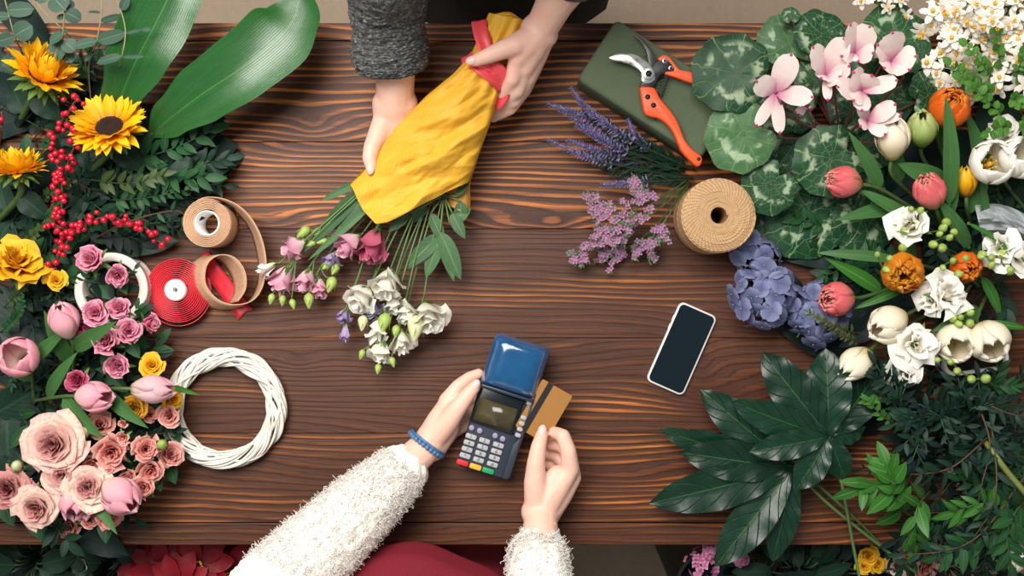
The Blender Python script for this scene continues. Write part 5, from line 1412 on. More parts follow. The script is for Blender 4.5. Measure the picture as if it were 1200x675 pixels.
# ---------------------------------------------------------------- under the front edge, right
bucket('dark flower bucket under the front edge holding the pink lilac', 846, 700, -.16, .072, .3)
bucket('dark flower bucket under the front edge below the fatsia stalks', 955, 700, -.16, .072, .3)
bucket('dark flower bucket under the front edge holding yellow and pink flowers', 1066, 700, -.16, .078, .3)
for px_, n_, mt_ in ((930, 22, lf_dark), (975, 20, lf_deep), (890, 16, lf_deep), (1130, 20, lf_dark), (1020, 20, lf_dark)):
    lowplant('dark leafy plant in the buckets under the front right edge', px_, 668, -.10, n_, .07, .026, mt_, .085, group='leafy plants under the front right edge')
def lilac(label, px, py, h, R):
    c_ = P(px, py, h); root = thing('lilac', label, 'flower', c_ - UP * .1, 'pink lilac heads below the front edge')
    m = MB()
    for i in range(60):
        d = V3((U(-1, 1), U(-1, 1), U(-.2, 1))).normalized(); p = c_ + d * R * S * U(.5, 1)
        for k in range(4):
            a = pi / 2 * k + i; s1 = d.orthogonal().normalized(); s2 = d.cross(s1)
            leaf(m, p, s1 * cos(a) + s2 * sin(a) + d * .4, d, .0075, .006, (.6, .45), .4, .1, 0, 3, 2)
    m.build('florets', LILAC, root); m = MB(); m.tube([c_ - UP * .1, c_], .0025, 6); m.build('stem', stem_d, root)
lilac('main pink lilac head below the front edge under the fatsia finger', 824, 664, -.05, 24); lilac('small pink lilac tip touching the front board', 832, 644, -.045, 10); lilac('small pink lilac tip right of the fatsia finger', 868, 655, -.06, 9)
for lab, x, y, R, mt, ax in (('yellow flower below the front board beside the stalks', 1018, 652, 13, YELLOW, (0, 0, 1)), ('second yellow flower nearer the photo bottom', 1028, 662, 11, YELLOW, (.2, -.2, 1)), ('third yellow flower half hidden by the stalk', 1013, 664, 10, YELLOW, (-.2, 0, 1)),
                         ('pink rose below the front board between lily leaves', 1068, 650, 17, SALMON, (0, 0, 1)), ('pink rose cut by the lower photo edge', 1085, 664, 17, SALMON, (.2, -.1, 1)), ('pale pink rose left of the other two below the board', 1052, 664, 14, CREAMP, (-.2, 0, 1))):
    c_ = P(x, y, -.06); R_ = R * S * 1.03; M = frame(c_ - V3(ax).normalized() * R_ * .5, ax, U(0, 6))
    root = thing('rose', lab, 'flower', c_ - UP * .1, 'flowers in the bucket below the front edge'); m = MB(); rose(m, M, R_, R_ * 1.1, 16, .5, .5, 1.0, U(0, 6)); m.build('petals', mt, root)
    m = MB(); m.tube([c_ - UP * .1, c_ - UP * .01], .002, 5); m.build('stem', stem_d, root)
rt('white petal tip at the bottom corner of the photo', 1192, 655, .10, (.1, .7, .6), 12, WHITE, (1200, 690, .004), 36, .0, .1, nl=0)
# ---------------------------------------------------------------- wrapped bouquet
Lp_ = [(573, 15), (563, 40), (551, 66), (532, 86), (500, 112), (463, 150), (434, 190), (410, 217)]
Rp_ = [(615, 24), (606, 50), (587, 83), (584, 110), (576, 140), (567, 165), (557, 192), (549, 214)]
HC = [.120, .115, .110, .105, .095, .082, .072, .064]
TT = [.016, .018, .018, .026, .036, .040, .036, .030]
def interp(a, u):
    f = u * (len(a) - 1); i = min(len(a) - 2, int(f)); t = f - i
    if isinstance(a[0], tuple): return tuple(lerp(a[i][k], a[i + 1][k], t) for k in range(len(a[0])))
    return lerp(a[i], a[i + 1], t)
RIM = [0, 30, 46, 44, 38, 31, 24, 18, 11, 5, 0]
pp = NT('kraft_yellow_paper', .55, .35)
n = pp.noise(pp.obj(), 18, 4); n2 = pp.noise(pp.obj(), 300, 2)
pp.col(pp.mix(pp.math('MULTIPLY', n, .8), sr(246, 190, 62), sr(234, 172, 50))); pp.bump(n2, .1, .001)
pp.translucent(sr(236, 176, 40), .12)
def ridge(x, y, z):
    a = 1 - abs(nz(x, y, z)) * 2.2
    b = 1 - abs(nz(x * 2.3 + 9, y * 2.3, z)) * 2.2
    return a * .65 + b * .35
def facet(x, y, s_, seed):
    """flat creased facets between jittered lattice points"""
    x += 6 * nz(x / 50, y / 50, seed); y += 6 * nz(x / 50 + 7, y / 50, seed)
    X, Y = x / s_ + y / s_ * .577, y / s_ * 1.155
    i, j = math.floor(X), math.floor(Y); a, b = X - i, Y - j
    hh = lambda p, q: random.Random(p * 7919 + q * 104729 + seed * 31).random()
    if a + b < 1: return hh(i, j) * (1 - a - b) + hh(i + 1, j) * a + hh(i, j + 1) * b
    return hh(i + 1, j + 1) * (a + b - 1) + hh(i, j + 1) * (1 - a) + hh(i + 1, j) * (1 - b)
bq = thing('bouquet_wrap', 'crumpled yellow paper wrap tied with a red ribbon, held by the florist', 'wrapping paper', P(520, 130, 0))
m = MB()
def wrap(u, v):
    th = 2 * pi * v
    l, r = interp(Lp_, u), interp(Rp_, u)
    s_ = (1 - cos(th)) / 2
    cx, cy = lerp(l[0], r[0], s_), lerp(l[1], r[1], s_)
    top = sin(th)
    gather = max(0, 1 - abs(u - 2 / 7) / .35)
    if u > .55:
        e = ((u - .55) / .45) ** 1.3
        ext = interp(RIM, s_) * (1 if top >= 0 else -.25)
        cy += e * ext * min(1, abs(top) * 2.2)
        cx += e * ext * .06
    h = interp(HC, u) + interp(TT, u) * top * (abs(top) ** -.25 if abs(top) > .01 else 1)
    sd_ = 2 if top >= 0 else 5
    cr = facet(cx, cy, 36, sd_) * .019 + facet(cx, cy, 16, sd_ + 1) * .010 + facet(cx, cy, 8, sd_ + 3) * .003
    h += (cr - .016) * min(1, u * 2.2) + gather * .004 * sin(th * 9 + u * 5)
    h += .003 * nz(cx / 25, cy / 25, 7)
    return P(cx, cy, h)
m.grid(wrap, 130, 150, (.5, .5), closed=True)
m.build('paper', pp.m, bq, solid=.0006, smooth=False)
m = MB()   # crumpled stem end of the paper
def tail_end(u, v):
    th = 2 * pi * v
    return P(594 + (1 - u) * (-21 * cos(th)) + 3 * u, 20 - 4 * cos(th) * (1 - u) - 7 * u * sin(u * 2), .120 + .016 * sin(th) * (1 - u) + .006 * nz(u * 4, v * 9, 3) + .004 * u)
m.grid(tail_end, 8, 40, (.5, .5), closed=True); m.build('paper_end', pp.m, bq, smooth=False)
kp = plain('kraft_inner_paper', sr(196, 138, 62), .65, var=.12, bump=.2)
m = MB()
m.grid(lambda u, v: P(lerp(lerp(560, 520, v), lerp(547, 524, v), u) + 2 * sin(u * 9), lerp(172, 252, u) - 12 * v * u, .045 + .014 * sin(v * 3) + .004 * nz(u * 4, v * 4, 5)), 14, 10); kq = m.build('inner_paper', kp, bq, smooth=False, solid=.0006); kq['label'] = 'browner paper layer at the mouth'
rb = NT('red_bow_ribbon', .4, .5); rb.col(rb.mix(rb.noise(rb.obj(), 70, 2), sr(226, 58, 72), sr(240, 92, 98)))
def strip(mb, pts, w, tw=0.0, nseg=8):
    p = smooth_path([P(*a) for a in pts], nseg); N = len(p) - 1
    def fn(u, v):
        i = round(u * N); t = (p[min(N, i + 1)] - p[max(0, i - 1)]).normalized(); sd = t.cross(UP).normalized()
        q = (v - .5) * w * S; a = tw * u
        return p[i] + sd * q * cos(a) + UP * (q * sin(a) + .0012 * sin(v * 9))
    mb.grid(fn, N, 6)
rbo = None
for pts, w, tw in (([(561, 24, .128), (564, 40, .138), (570, 58, .142)], 17, .2), ([(541, 76, .112), (556, 72, .134), (574, 76, .140), (590, 86, .124), (594, 92, .105)], 15, .1), ([(572, 74, .138), (584, 84, .136), (590, 98, .122), (588, 112, .108), (578, 124, .095)], 17, -.2),
                   ([(548, 64, .115), (560, 78, .139), (578, 92, .134), (588, 104, .115)], 13, .3)):
    m = MB(); strip(m, pts, w, tw); m.build('ribbon', rb.m, bq, solid=.0008)
m = MB(); m.sphere(P(566, 74, .142), (.012, .009, .006), 8, 10); m.build('ribbon_knot', rb.m, bq)

# ---------------------------------------------------------------- lisianthus in the bouquet
eu_stem = plain('stem_eustoma', sr(96, 128, 74), .5, var=.2)
def eust(label, x, y, h, ax, R, mat, mouth, N=7, k=1.5, op=.35, buds=(), leaves=(), group='lisianthus in the bouquet', ruff=.7):
    R_ = 1.15 * R * S * (H - h) / H; a = V3(ax).normalized(); Hh = R_ * k
    B = P(x, y, h) - a * Hh * .5; M = frame(B, a, U(0, 6)); e = P(*mouth)
    root = thing('lisianthus', label, 'flower', V3((e.x, e.y, e.z)), group)
    m = MB(); rose(m, M, R_, Hh, N, ruff, op, .9, U(0, 6), 1.1); m.build('petals', mat, root)
    m = MB(); sepals(m, M, R_, R_ * .9, 5, -.4, .22); m.M = M; m.sphere((0, 0, 0), R_ * .2, 5, 7); m.build('sepals', sepal_g, root)
    m = MB(); p = smooth_path([e, e.lerp(B, .5) - a * .012 + UP * .012, B - a * .012, B], 6); m.tube(p, .0014, 6); m.build('stem', eu_stem, root)
    for (bx, by, r, mt, dx_, dy_) in buds:
        d = V3((dx_, dy_, .25)).normalized(); c_ = P(bx, by, h + .006); rr = r * S
        m = MB(); m.M = frame(c_ - d * rr * 1.4, d, 0)
        m.lathe([(rr * .3, 0), (rr * .85, rr * .5), (rr, rr * 1.1), (rr * .7, rr * 2.0), (rr * .25, rr * 2.9), (.0001, rr * 3.1)], 9)
        for q in range(4):
            an = q * pi / 2; leaf(m, (cos(an) * rr * .5, sin(an) * rr * .5, rr * .1), V3((cos(an) * .35, sin(an) * .35, 1)), V3((-cos(an), -sin(an), .3)), rr * 2.6, rr * .5, (.5, 1), -.2, .1, 0, 4, 2)
        b_ = m.build('bud', mt, root)
        st = along(p, .62)[0]; m = MB(); m.tube(smooth_path([st, st.lerp(c_, .55) + UP * .006, c_ - d * rr * 1.3], 5), .0010, 5); m.build('bud_stalk', eu_stem, b_)
    return root
dn = (-.75, -.62, .15)
eust('deep rose lisianthus hanging close under the paper mouth', 436, 290, .062, (-.3, -.85, .35), 21, EUD, (470, 238, .065), k=1.9)
eust('light pink lisianthus just left of the deep rose one', 408, 288, .06, (-.6, -.6, .45), 19, EUP, (450, 240, .06), k=1.6)
eust('pink lisianthus bell left of the green buds', 343, 290, .055, (-.85, -.45, .2), 16, EUP, (425, 225, .065), k=1.7)
eust('largest pale pink lisianthus at the far tip of the bouquet', 330, 328, .05, (-.45, -.85, .25), 20, EUP, (425, 228, .06), k=1.5, buds=((318, 350, 4.2, BUDG, -.2, -1), (331, 352, 4.2, BUDG, .0, -1), (343, 356, 4, BUDG, .3, -1)))
eust('pink lisianthus behind the long green bud', 357, 330, .045, (-.3, -.9, .3), 17, EUP, (432, 232, .055), k=1.5, buds=((362, 352, 6, BUDG, .05, -1),))
eust('small pink lisianthus between bud and violet ones', 374, 338, .04, (.1, -.9, .3), 15, EUP, (436, 235, .05), k=1.4, buds=((388, 333, 6.5, BUDG, -.3, -.9), (393, 315, 5, BUDG, -.3, -.6), (384, 310, 5, BUDG, -.5, -.5)))
eust('white-green lisianthus bud at the outermost tip', 312, 314, .05, (-.9, -.45, .2), 9, EUW, (420, 226, .06), N=5, k=2.4, op=.05)
eust('pale violet lisianthus hidden behind the green buds', 388, 305, .045, (-.5, -.8, .3), 14, EUV, (445, 238, .05), k=1.3, buds=((372, 272, 5, BUDG, -.6, -.3), (378, 283, 4.5, BUDG, -.8, -.2), (366, 285, 4, BUDG, -.8, -.5), (356, 272, 6, BUDG, -.7, -.6)))
eust('violet lisianthus bud lowest on the pink side', 405, 391, .04, (.0, -1, .2), 8, EUV, (450, 245, .05), N=5, k=2.6, op=.1)
eust('small violet lisianthus above the pale bud', 402, 371, .04, (-.3, -.9, .3), 11, EUV, (452, 245, .05), k=1.4)
eust('violet lisianthus tucked behind the white ones', 436, 365, .038, (.2, -.9, .4), 17, EUV, (470, 245, .05), k=1.5)
eust('white lisianthus, upper of the white group', 452, 333, .062, (-.2, -.8, .55), 24, EUW, (492, 236, .065), k=1.35, N=9)
eust('white lisianthus lower left of the upper white one', 423, 350, .058, (-.45, -.75, .5), 21, EUW, (480, 240, .06), k=1.35, N=9)
eust('creamy lisianthus half-open bell below the violet one', 442, 388, .05, (-.3, -.9, .3), 16, EUW, (490, 240, .055), N=6, k=1.8, op=.1, buds=((450, 378, 8, BUDG, -.25, -.95), (425, 378, 6, BUDP, -.1, -1)))
eust('white lisianthus lowest but one in the bouquet', 471, 402, .05, (.1, -.9, .4), 18, EUW, (505, 236, .055), k=1.4, buds=((464, 388, 5, BUDG, -.1, -1), (460, 424, 4, BUDG, .3, -1)))
eust('lowest white lisianthus of the bouquet', 447, 414, .045, (-.2, -.9, .3), 17, EUW, (500, 238, .05), k=1.4, buds=((440, 410, 5, BUDP, -.2, -1), (424, 415, 4, BUDG, -.3, -1), (443, 432, 4, BUDG, -.1, -1)))
eust('largest white lisianthus, nearest the card terminal', 501, 372, .06, (.2, -.75, .6), 25, EUW, (518, 234, .06), k=1.3, N=9, buds=((487, 384, 10, BUDP, -.1, -1),))
eust('white lisianthus behind the largest white one', 476, 368, .05, (-.1, -.8, .5), 16, EUW, (510, 236, .055), k=1.4, N=8)
eust('white lisianthus tucked between the upper white one and the stems', 462, 358, .045, (.1, -.85, .4), 15, EUW, (502, 236, .05), k=1.4, N=7)
for lab, sx, sy, lv in (('grey-green lisianthus leaves on the pink side of the bouquet', 432, 222, ((430, 218, 372, 276, 20), (436, 226, 388, 270, 17), (418, 214, 375, 236, 9), (440, 236, 396, 262, 14), (425, 230, 350, 300, 8), (436, 240, 360, 306, 8))),
                        ('spread lisianthus leaf cluster on the phone side of the bouquet', 520, 228, ((517, 274, 474, 316, 19), (517, 276, 499, 326, 18), (516, 272, 540, 328, 20), (516, 274, 532, 330, 14), (540, 236, 540, 262, 15), (536, 230, 552, 205, 10), (527, 262, 552, 244, 16), (505, 250, 520, 286, 14), (480, 250, 455, 272, 12), (500, 240, 478, 262, 13), (530, 250, 545, 280, 14)))):
    root = thing('lisianthus_leaves', lab, 'leaf', P(sx, sy, .05))
    m = MB(); m2 = MB()
    for i, (x0, y0, x1, y1, W) in enumerate(lv):
        h0 = .058 + .004 * (i % 3)
        leaf_to(m, P(x0, y0, h0), P(x1, y1, h0 - U(.0, .02)), W * S, (.6, .9), U(-.3, .3), .35, .16, .02, 10, 2)
        m2.tube(smooth_path([P(sx, sy, .055), P((sx + x0) / 2, (sy + y0) / 2, h0), P(x0, y0, h0)], 4), .0014, 5)
    m.build('leaves', lf_grey, root); m2.build('stem', eu_stem, root)
# ---------------------------------------------------------------- people
sk = NT('skin', .48, .4)
o_ = sk.obj(); n = sk.noise(o_, 26, 3); n2 = sk.noise(o_, 420, 2)
sk.col(sk.mix(n, sr(230, 174, 154), sr(242, 204, 186))); sk.bump(n2, .06, .001)
sk.b.inputs['Subsurface Weight'].default_value = .12; sk.b.inputs['Subsurface Radius'].default_value = (.012, .005, .003); sk.b.inputs['Subsurface Scale'].default_value = .6
nail_m = plain('fingernail', sr(236, 196, 186), .25, .5, var=.04)

def capsules(caps, name, mat, voxel, it=6, fac=.5, parent=None):
    """one continuous surface grown round tapered limbs"""
    m = MB()
    for c in caps:
        pts, rs = c
        pts = [V3(p) for p in pts]
        if len(pts) == 1:
            m.sphere(pts[0], rs, 10, 14); continue
        for i in range(len(pts) - 1):
            a, b_, ra, rb_ = pts[i], pts[i + 1], rs[i], rs[i + 1]
            d = (b_ - a).normalized(); L = (b_ - a).length
            mm = frame(a, d); prof = []
            for k in range(6): t = -pi / 2 + pi / 2 * k / 5; prof.append((max(1e-5, ra * cos(t)), ra * sin(t)))
            for k in range(1, 4): prof.append((lerp(ra, rb_, k / 4), L * k / 4))
            for k in range(6): t = pi / 2 * k / 5; prof.append((max(1e-5, rb_ * cos(t)), L + rb_ * sin(t)))
            m.M = mm; m.lathe(prof, 14); m.M = None
    o = m.build(name, mat)
    r = o.modifiers.new('r', 'REMESH'); r.mode = 'VOXEL'; r.voxel_size = voxel
    s_ = o.modifiers.new('s', 'SMOOTH'); s_.factor = fac; s_.iterations = it
    dg = bpy.context.evaluated_depsgraph_get(); ev = o.evaluated_get(dg)
    me = bpy.data.meshes.new_from_object(ev)
    o.modifiers.clear(); old = o.data; o.data = me; bpy.data.meshes.remove(old)
    me.polygons.foreach_set('use_smooth', [True] * len(me.polygons))
    if not me.materials: me.materials.append(mat)
    if parent: o.parent = parent
    return o
def px(l): return [P(*a) for a in l]
def nail(par, tip, prev, up, r, ln=1.0):
    t = P(*tip); d = (t - P(*prev)).normalized(); u = V3(up); u = (u - d * u.dot(d)).normalized(); x = d.cross(u)
    R = Matrix((x, d, u)).transposed()
    m = MB(); m.sphere((0, 0, 0), (r * .70, r * .95 * ln, r * .30), 8, 12)
    for i, p in enumerate(m.v):
        m.v[i] = tuple(R @ (V3(p) - V3((0, 0, p[0] ** 2 / r * .5))) + t + u * r * .74 + d * r * .25)
    return m.build('fingernail', nail_m, par)

def head(cx, y, z, f):
    """head, nose, ears, neck; f = +1 looks toward +y"""
    c = [([(cx, y, z)], (.074, .092, .112)), ([(cx, y + f * .02, z - .055)], (.056, .070, .065)), ([(cx, y + f * .088, z + .005), (cx, y + f * .104, z - .022)], [.010, .015]),
         ([(cx, y + f * .075, z - .058), (cx, y + f * .085, z - .062)], [.02, .016])]
    for s in (-1, 1): c += [([(cx + s * .076, y - f * .005, z)], (.010, .022, .032)), ([(cx + s * .03, y + f * .083, z + .028), (cx + s * .045, y + f * .07, z + .025)], [.012, .012])]
    return c
def face(par, cx, y, z, f, hair_m, long_):
    for s in (-1, 1):
        m = MB(); m.sphere((cx + s * .031, y + f * .083, z + .012), (.012, .010, .008), 8, 10); e = m.build('eye', plain('eye_white', sr(236, 232, 226), .3), par)
        m = MB(); m.sphere((cx + s * .031, y + f * .091, z + .012), (.006, .004, .006), 6, 8); m.build('iris', plain('iris_brown', sr(70, 44, 30), .3), e)
        m = MB(); m.tube([(cx + s * .016, y + f * .094, z + .034), (cx + s * .032, y + f * .093, z + .039), (cx + s * .048, y + f * .083, z + .034)], .0028, 5); m.build('eyebrow', hair_m, par)
    m = MB(); m.sphere((cx, y + f * .094, z - .052), (.020, .008, .006), 6, 10); m.build('lips', plain('lips', sr(190, 104, 100), .45), par)
    h = [([(cx, y - f * .022, z + .026)], (.084, .094, .106)), ([(cx, y - f * .03, z + .05)], (.08, .088, .088))]
    if long_: h += [([(cx + s * .06, y - f * .05, z - .02), (cx + s * .055, y - f * .06, z - .17)], [.045, .02]) for s in (-1, 1)] + [([(cx, y - f * .07, z - .02), (cx, y - f * .08, z - .22)], [.06, .03])]
    else: h += [([(cx, y - f * .11, z + .06)], (.04, .04, .04))]
    capsules(h, 'hair', hair_m, .006, 4, parent=par)

def person(label, f, cx, yb, chest, shl, caps_hands, hz, headpos):
    c = []
    for s in (-1, 1):
        x = cx + s * .095
        c += [([(x, yb, .10), (x, yb + f * .0, .48), (x * .6 + (cx + s * .08) * .4, yb, .90)], [.040, .058, .088]), ([(x, yb - f * .03, .035), (x, yb + f * .13, .03)], [.036, .028])]
    c += [([(cx - .068, yb, .93), (cx + .068, yb, .93)], [.106, .106]), ([(cx, yb, .95), (cx, (yb + chest) / 2, 1.08), (cx, chest, 1.22)], [.13, .112, .125]),
          ([(cx - .07, chest, 1.24), (cx + .07, chest, 1.24)], [.105, .105]), ([(cx, chest, 1.26), V3(headpos) - V3((0, f * .015, .08))], [.07, .048])]
    for s_ in shl: c += [([(cx, chest, 1.28), s_], [.06, .052])]
    c += head(*headpos, f)
    c += caps_hands
    b_ = capsules(c, 'person', sk.m, hz, 7)
    return tag(b_, label, 'person')

VOX = .0027
# ---- florist behind the table
A_sh, A_el, A_wr = V3((-.20, .585, 1.31)), P(455, -62, .27), (463, 126, .078)
B_sh, B_el, B_wr = V3((.165, .59, 1.31)), V3((.165, .535, 1.03)), (633, 36, .135)
hA = [([A_sh, A_el], [.05, .042]), ([A_el, P(459, 40, .135), P(463, 90, .10), P(*A_wr)], [.043, .036, .0305, .0285]),
      (px([(456, 122, .078), (470, 122, .078)]), [.0265, .0265]),
      (px([A_wr, (470, 160, .058), (488, 190, .038)]), [.027, .023, .016]), (px([(455, 128, .075), (456, 165, .058), (470, 196, .040)]), [.025, .020, .015]), (px([(464, 140, .068), (480, 172, .048)]), [.025, .02]),
      (px([(454, 134, .074), (443, 158, .076), (436, 172, .078), (433, 185, .082), (435, 196, .084)]), [.020, .0165, .0135, .0118, .0094]),
      (px([(468, 195, .038), (490, 218, .026), (512, 228, .022)]), [.0135, .0115, .009]), (px([(480, 190, .036), (504, 212, .024), (526, 220, .022)]), [.0135, .0115, .009]),
      (px([(488, 186, .036), (512, 204, .024), (534, 210, .024)]), [.0128, .0108, .0085]), (px([(494, 178, .038), (516, 192, .026), (534, 198, .026)]), [.0115, .0095, .008])]
hB = [([B_sh, B_el], [.05, .041]), ([B_el, P(652, 0, .165), P(*B_wr)], [.042, .029, .0245]),
      (px([(628, 34, .137), (637, 40, .133)]), [.0235, .0225]),
      (px([B_wr, (616, 55, .140), (607, 68, .136)]), [.0245, .021, .0165]), (px([B_wr, (622, 60, .130), (614, 80, .124)]), [.0245, .022, .016]), (px([(634, 42, .128), (626, 66, .116), (617, 92, .108)]), [.022, .020, .0145]), (px([(634, 46, .12), (624, 76, .104), (615, 103, .092)]), [.019, .017, .012]),
      (px([(622, 44, .140), (604, 53, .150), (590, 58, .154), (573, 65, .156), (557, 71, .152)]), [.020, .0175, .0145, .0122, .0098]),
      (px([(606, 70, .134), (601, 92, .126), (590, 110, .10), (570, 106, .082)]), [.0145, .0122, .0105, .009]), (px([(613, 82, .122), (606, 106, .108), (588, 122, .082), (566, 117, .070)]), [.0145, .0122, .0105, .009]),
      (px([(617, 94, .106), (603, 118, .090), (582, 131, .066), (560, 126, .060)]), [.013, .0112, .0098, .0085]), (px([(615, 104, .092), (598, 128, .076), (578, 138, .056)]), [.0115, .0098, .008])]
fl_ = person('person behind the table in a grey knit sweater and dark apron holding the wrapped bouquet', -1, -.02, .63, .615, [A_sh, B_sh], hA + hB, VOX, (-.02, .575, 1.53))
nail(fl_, (435, 197, .084), (433, 185, .082), (-.25, 0, 1), .0100); nail(fl_, (556, 71, .152), (573, 65, .156), (0, .1, 1), .0104)
hair_b = plain('hair_brown', sr(70, 46, 34), .55, var=.3, scale=200); hair_d = plain('hair_dark', sr(44, 32, 28), .55, var=.3, scale=200)
face(fl_, -.02, .575, 1.53, -1, hair_b, False)
kn = NT('grey_knit', .95, .15)
o_ = kn.obj(); n = kn.noise(o_, 260, 3, .7); n2 = kn.noise(o_, 120, 2)
kn.col(kn.ramp(kn.math('ADD', kn.math('MULTIPLY', n, .7), kn.math('MULTIPLY', n2, .3)), [(.3, sr(48, 50, 52)), (.52, sr(94, 95, 96)), (.72, sr(170, 168, 164))])); kn.bump(n, .8, .003)
capsules([([A_sh, A_el], [.064, .060]), ([A_el, P(455, -10, .19)], [.060, .058]), ([B_sh, B_el], [.064, .056]), ([B_el, P(676, -38, .21)], [.056, .050]), ([(-.02, .615, 1.28), A_sh], [.085, .066]), ([(-.02, .615, 1.28), B_sh], [.085, .066]),
          ([(-.11, .62, 1.25), (.07, .62, 1.25)], [.134, .134]), ([(-.02, .63, .98), (-.02, .622, 1.1), (-.02, .615, 1.25)], [.158, .152, .158]), ([(-.02, .615, 1.30), (-.02, .605, 1.385)], [.10, .072]), ([(-.08, .63, .95), (.04, .63, .95)], [.135, .135])], 'sweater', kn.m, .006, 4, parent=fl_)
def knit_tube(name, path, rad, par, nu, nvv, amp, rib, mat, fu=48, fv=34):
    p = smooth_path(path, 8); N = len(p) - 1
    m = MB(); pr = []
    for i in range(N + 1):
        t = (p[min(N, i + 1)] - p[max(0, i - 1)]).normalized(); a = (UP - t * t.z).normalized(); pr.append((p[i], a, t.cross(a)))
    def fn(u, v):
        f = u * N; i = min(N - 1, int(f)); w = f - i
        c_, a, b_ = pr[i][0].lerp(pr[i + 1][0], w), pr[i][1].lerp(pr[i + 1][1], w), pr[i][2].lerp(pr[i + 1][2], w)
        th = 2 * pi * v
        r = rad(u) + amp * (abs(sin(fv * v * pi + (pi / 2 if int(u * fu) % 2 else 0))) * abs(sin(u * fu * pi)) * .6 + 1.3 * nz(u * 34, cos(th) * 9, sin(th) * 9)) + rib * nz(u * 6, cos(th) * 2, sin(th) * 2 + 5)
        return c_ + (a * cos(th) + b_ * sin(th)) * r
    m.grid(fn, nu, nvv, (.5, .5), closed=True)
    return m.build(name, mat, par, solid=.0015)
knit_tube('knit_sleeve', [P(453, -40, .24), P(454, 0, .175), P(455, 46, .13)], lambda u: lerp(.060, .051, u), fl_, 70, 90, .0035, .004, kn.m, 16, 44)
knit_tube('knit_cuff', [P(455, 40, .135), P(457, 60, .122), P(459, 80, .108)], lambda u: .053 + .004 * sin(u * pi) - .010 * max(0, (u - .86) / .14) ** 2, fl_, 60, 110, .0032, .003, kn.m, 14, 52)
ap = NT('apron_cloth', .85, .2); n = ap.noise(ap.obj(), 500, 2); ap.col(ap.mix(n, sr(36, 40, 46), sr(54, 58, 64)))
capsules([([(-.02 + s * .095, .63, .10), (-.02 + s * .095, .63, .5), (-.02 + s * .082, .63, .93)], [.062, .080, .108]) for s in (-1, 1)] + [([(-.09, .63, .93), (.05, .63, .93)], [.133, .133])], 'trousers', plain('trousers_dark', sr(52, 54, 58), .85, var=.15, scale=300), .008, 5, parent=fl_)
m = MB()
def apron(u, v):
    z = lerp(1.18, .38, u); q = (v - .5) * 2; wd = lerp(.12, .20, min(1, u * 2.2))
    return V3((-.02 + q * wd, .478 + .07 * q * q * (1.25 - .45 * u) + (.006 * sin(q * 7) * u) + .012 * max(0, .3 - u), z))
m.grid(apron, 20, 20); apr = m.build('apron', ap.m, fl_, solid=.003)
m = MB(); m.box((-.095, .4705, .66), (.03, .4765, .84)); m.build('apron_pocket', ap.m, apr, bevel=.002)
for s in (-1, 1):
    m = MB(); m.tube(smooth_path([V3((-.02 + s * .11, .495, 1.17)), V3((-.02 + s * .10, .50, 1.30)), V3((-.02 + s * .065, .56, 1.375)), V3((-.02 + s * .03, .64, 1.39))], 6), .008, 6); m.build('apron_strap', ap.m, apr)
for s in (-1, 1):
    m = MB(); x = -.02 + s * .095
    m.sphere((x, .585, .035), (.052, .14, .034), 8, 14); m.sphere((x, .63, .06), (.05, .06, .05), 6, 12); m.build('shoe', plain('shoe_black', sr(30, 30, 32), .4), fl_)

# ---- customer in front of the table
C_sh, C_el, C_wr = V3((-.315, -.60, 1.27)), P(318, 702, .21), (502, 521, .052)
D_sh, D_el, D_wr = V3((.03, -.615, 1.27)), V3((.05, -.565, .955)), (634, 600, .070)
hC = [([C_sh, C_el], [.046, .040]), ([C_el, P(400, 617, .135), P(*C_wr)], [.041, .034, .0255]),
      (px([C_wr, (517, 492, .052), (526, 470, .050)]), [.0255, .022, .0145]), (px([(506, 524, .045), (524, 500, .036), (530, 486, .030)]), [.0235, .0215, .014]), (px([(511, 520, .04), (528, 506, .026)]), [.021, .014]), (px([(505, 514, .052), (523, 488, .05)]), [.025, .021]),
      (px([(524, 470, .050), (537, 453, .050), (550, 443, .046), (561, 438, .042)]), [.0142, .0118, .0104, .0088]), (px([(528, 484, .034), (545, 468, .0135), (568, 464, .010)]), [.0138, .0105, .0085]),
      (px([(530, 496, .028), (548, 484, .0125), (570, 480, .010)]), [.013, .0105, .0085]), (px([(530, 506, .024), (548, 498, .0115), (564, 496, .010)]), [.0115, .0098, .008]),
      (px([(512, 508, .058), (526, 492, .068), (536, 478, .073), (547, 464, .0755), (556, 453, .074)]), [.0205, .0172, .0145, .0124, .0100])]
hD = [([D_sh, D_el], [.046, .040]), ([D_el, P(632, 660, .115), P(*D_wr)], [.041, .033, .0250]),
      (px([(628, 600, .070), (640, 600, .068)]), [.0235, .0225]),
      (px([D_wr, (650, 575, .072), (668, 549, .074)]), [.024, .021, .0155]), (px([(640, 602, .064), (658, 578, .060), (671, 560, .058)]), [.022, .019, .014]), (px([(642, 604, .056), (656, 584, .048), (666, 570, .045)]), [.019, .0165, .012]), (px([(630, 596, .068), (640, 572, .068), (652, 556, .07)]), [.023, .020, .015]),
      (px([(629, 590, .072), (627, 566, .080), (628, 543, .088), (631, 524, .088), (635, 509, .080)]), [.020, .0178, .0145, .0124, .0100]),
      (px([(668, 549, .076), (666, 528, .088), (660, 511, .088), (650, 507, .068), (642, 512, .052)]), [.0150, .0126, .0114, .0102, .0088]), (px([(671, 560, .058), (668, 534, .060), (658, 522, .052), (645, 522, .046)]), [.0142, .0118, .0104, .0090]),
      (px([(667, 570, .045), (663, 546, .040), (650, 533, .036), (640, 533, .036)]), [.0130, .0108, .0096, .0085]), (px([(660, 578, .040), (654, 556, .032), (643, 545, .030)]), [.0112, .0095, .008])]
cu_ = person('person at the front edge in fluffy white sweater and red skirt paying by card', 1, -.16, -.60, -.62, [C_sh, D_sh], hC + hD, VOX, (-.15, -.575, 1.50))
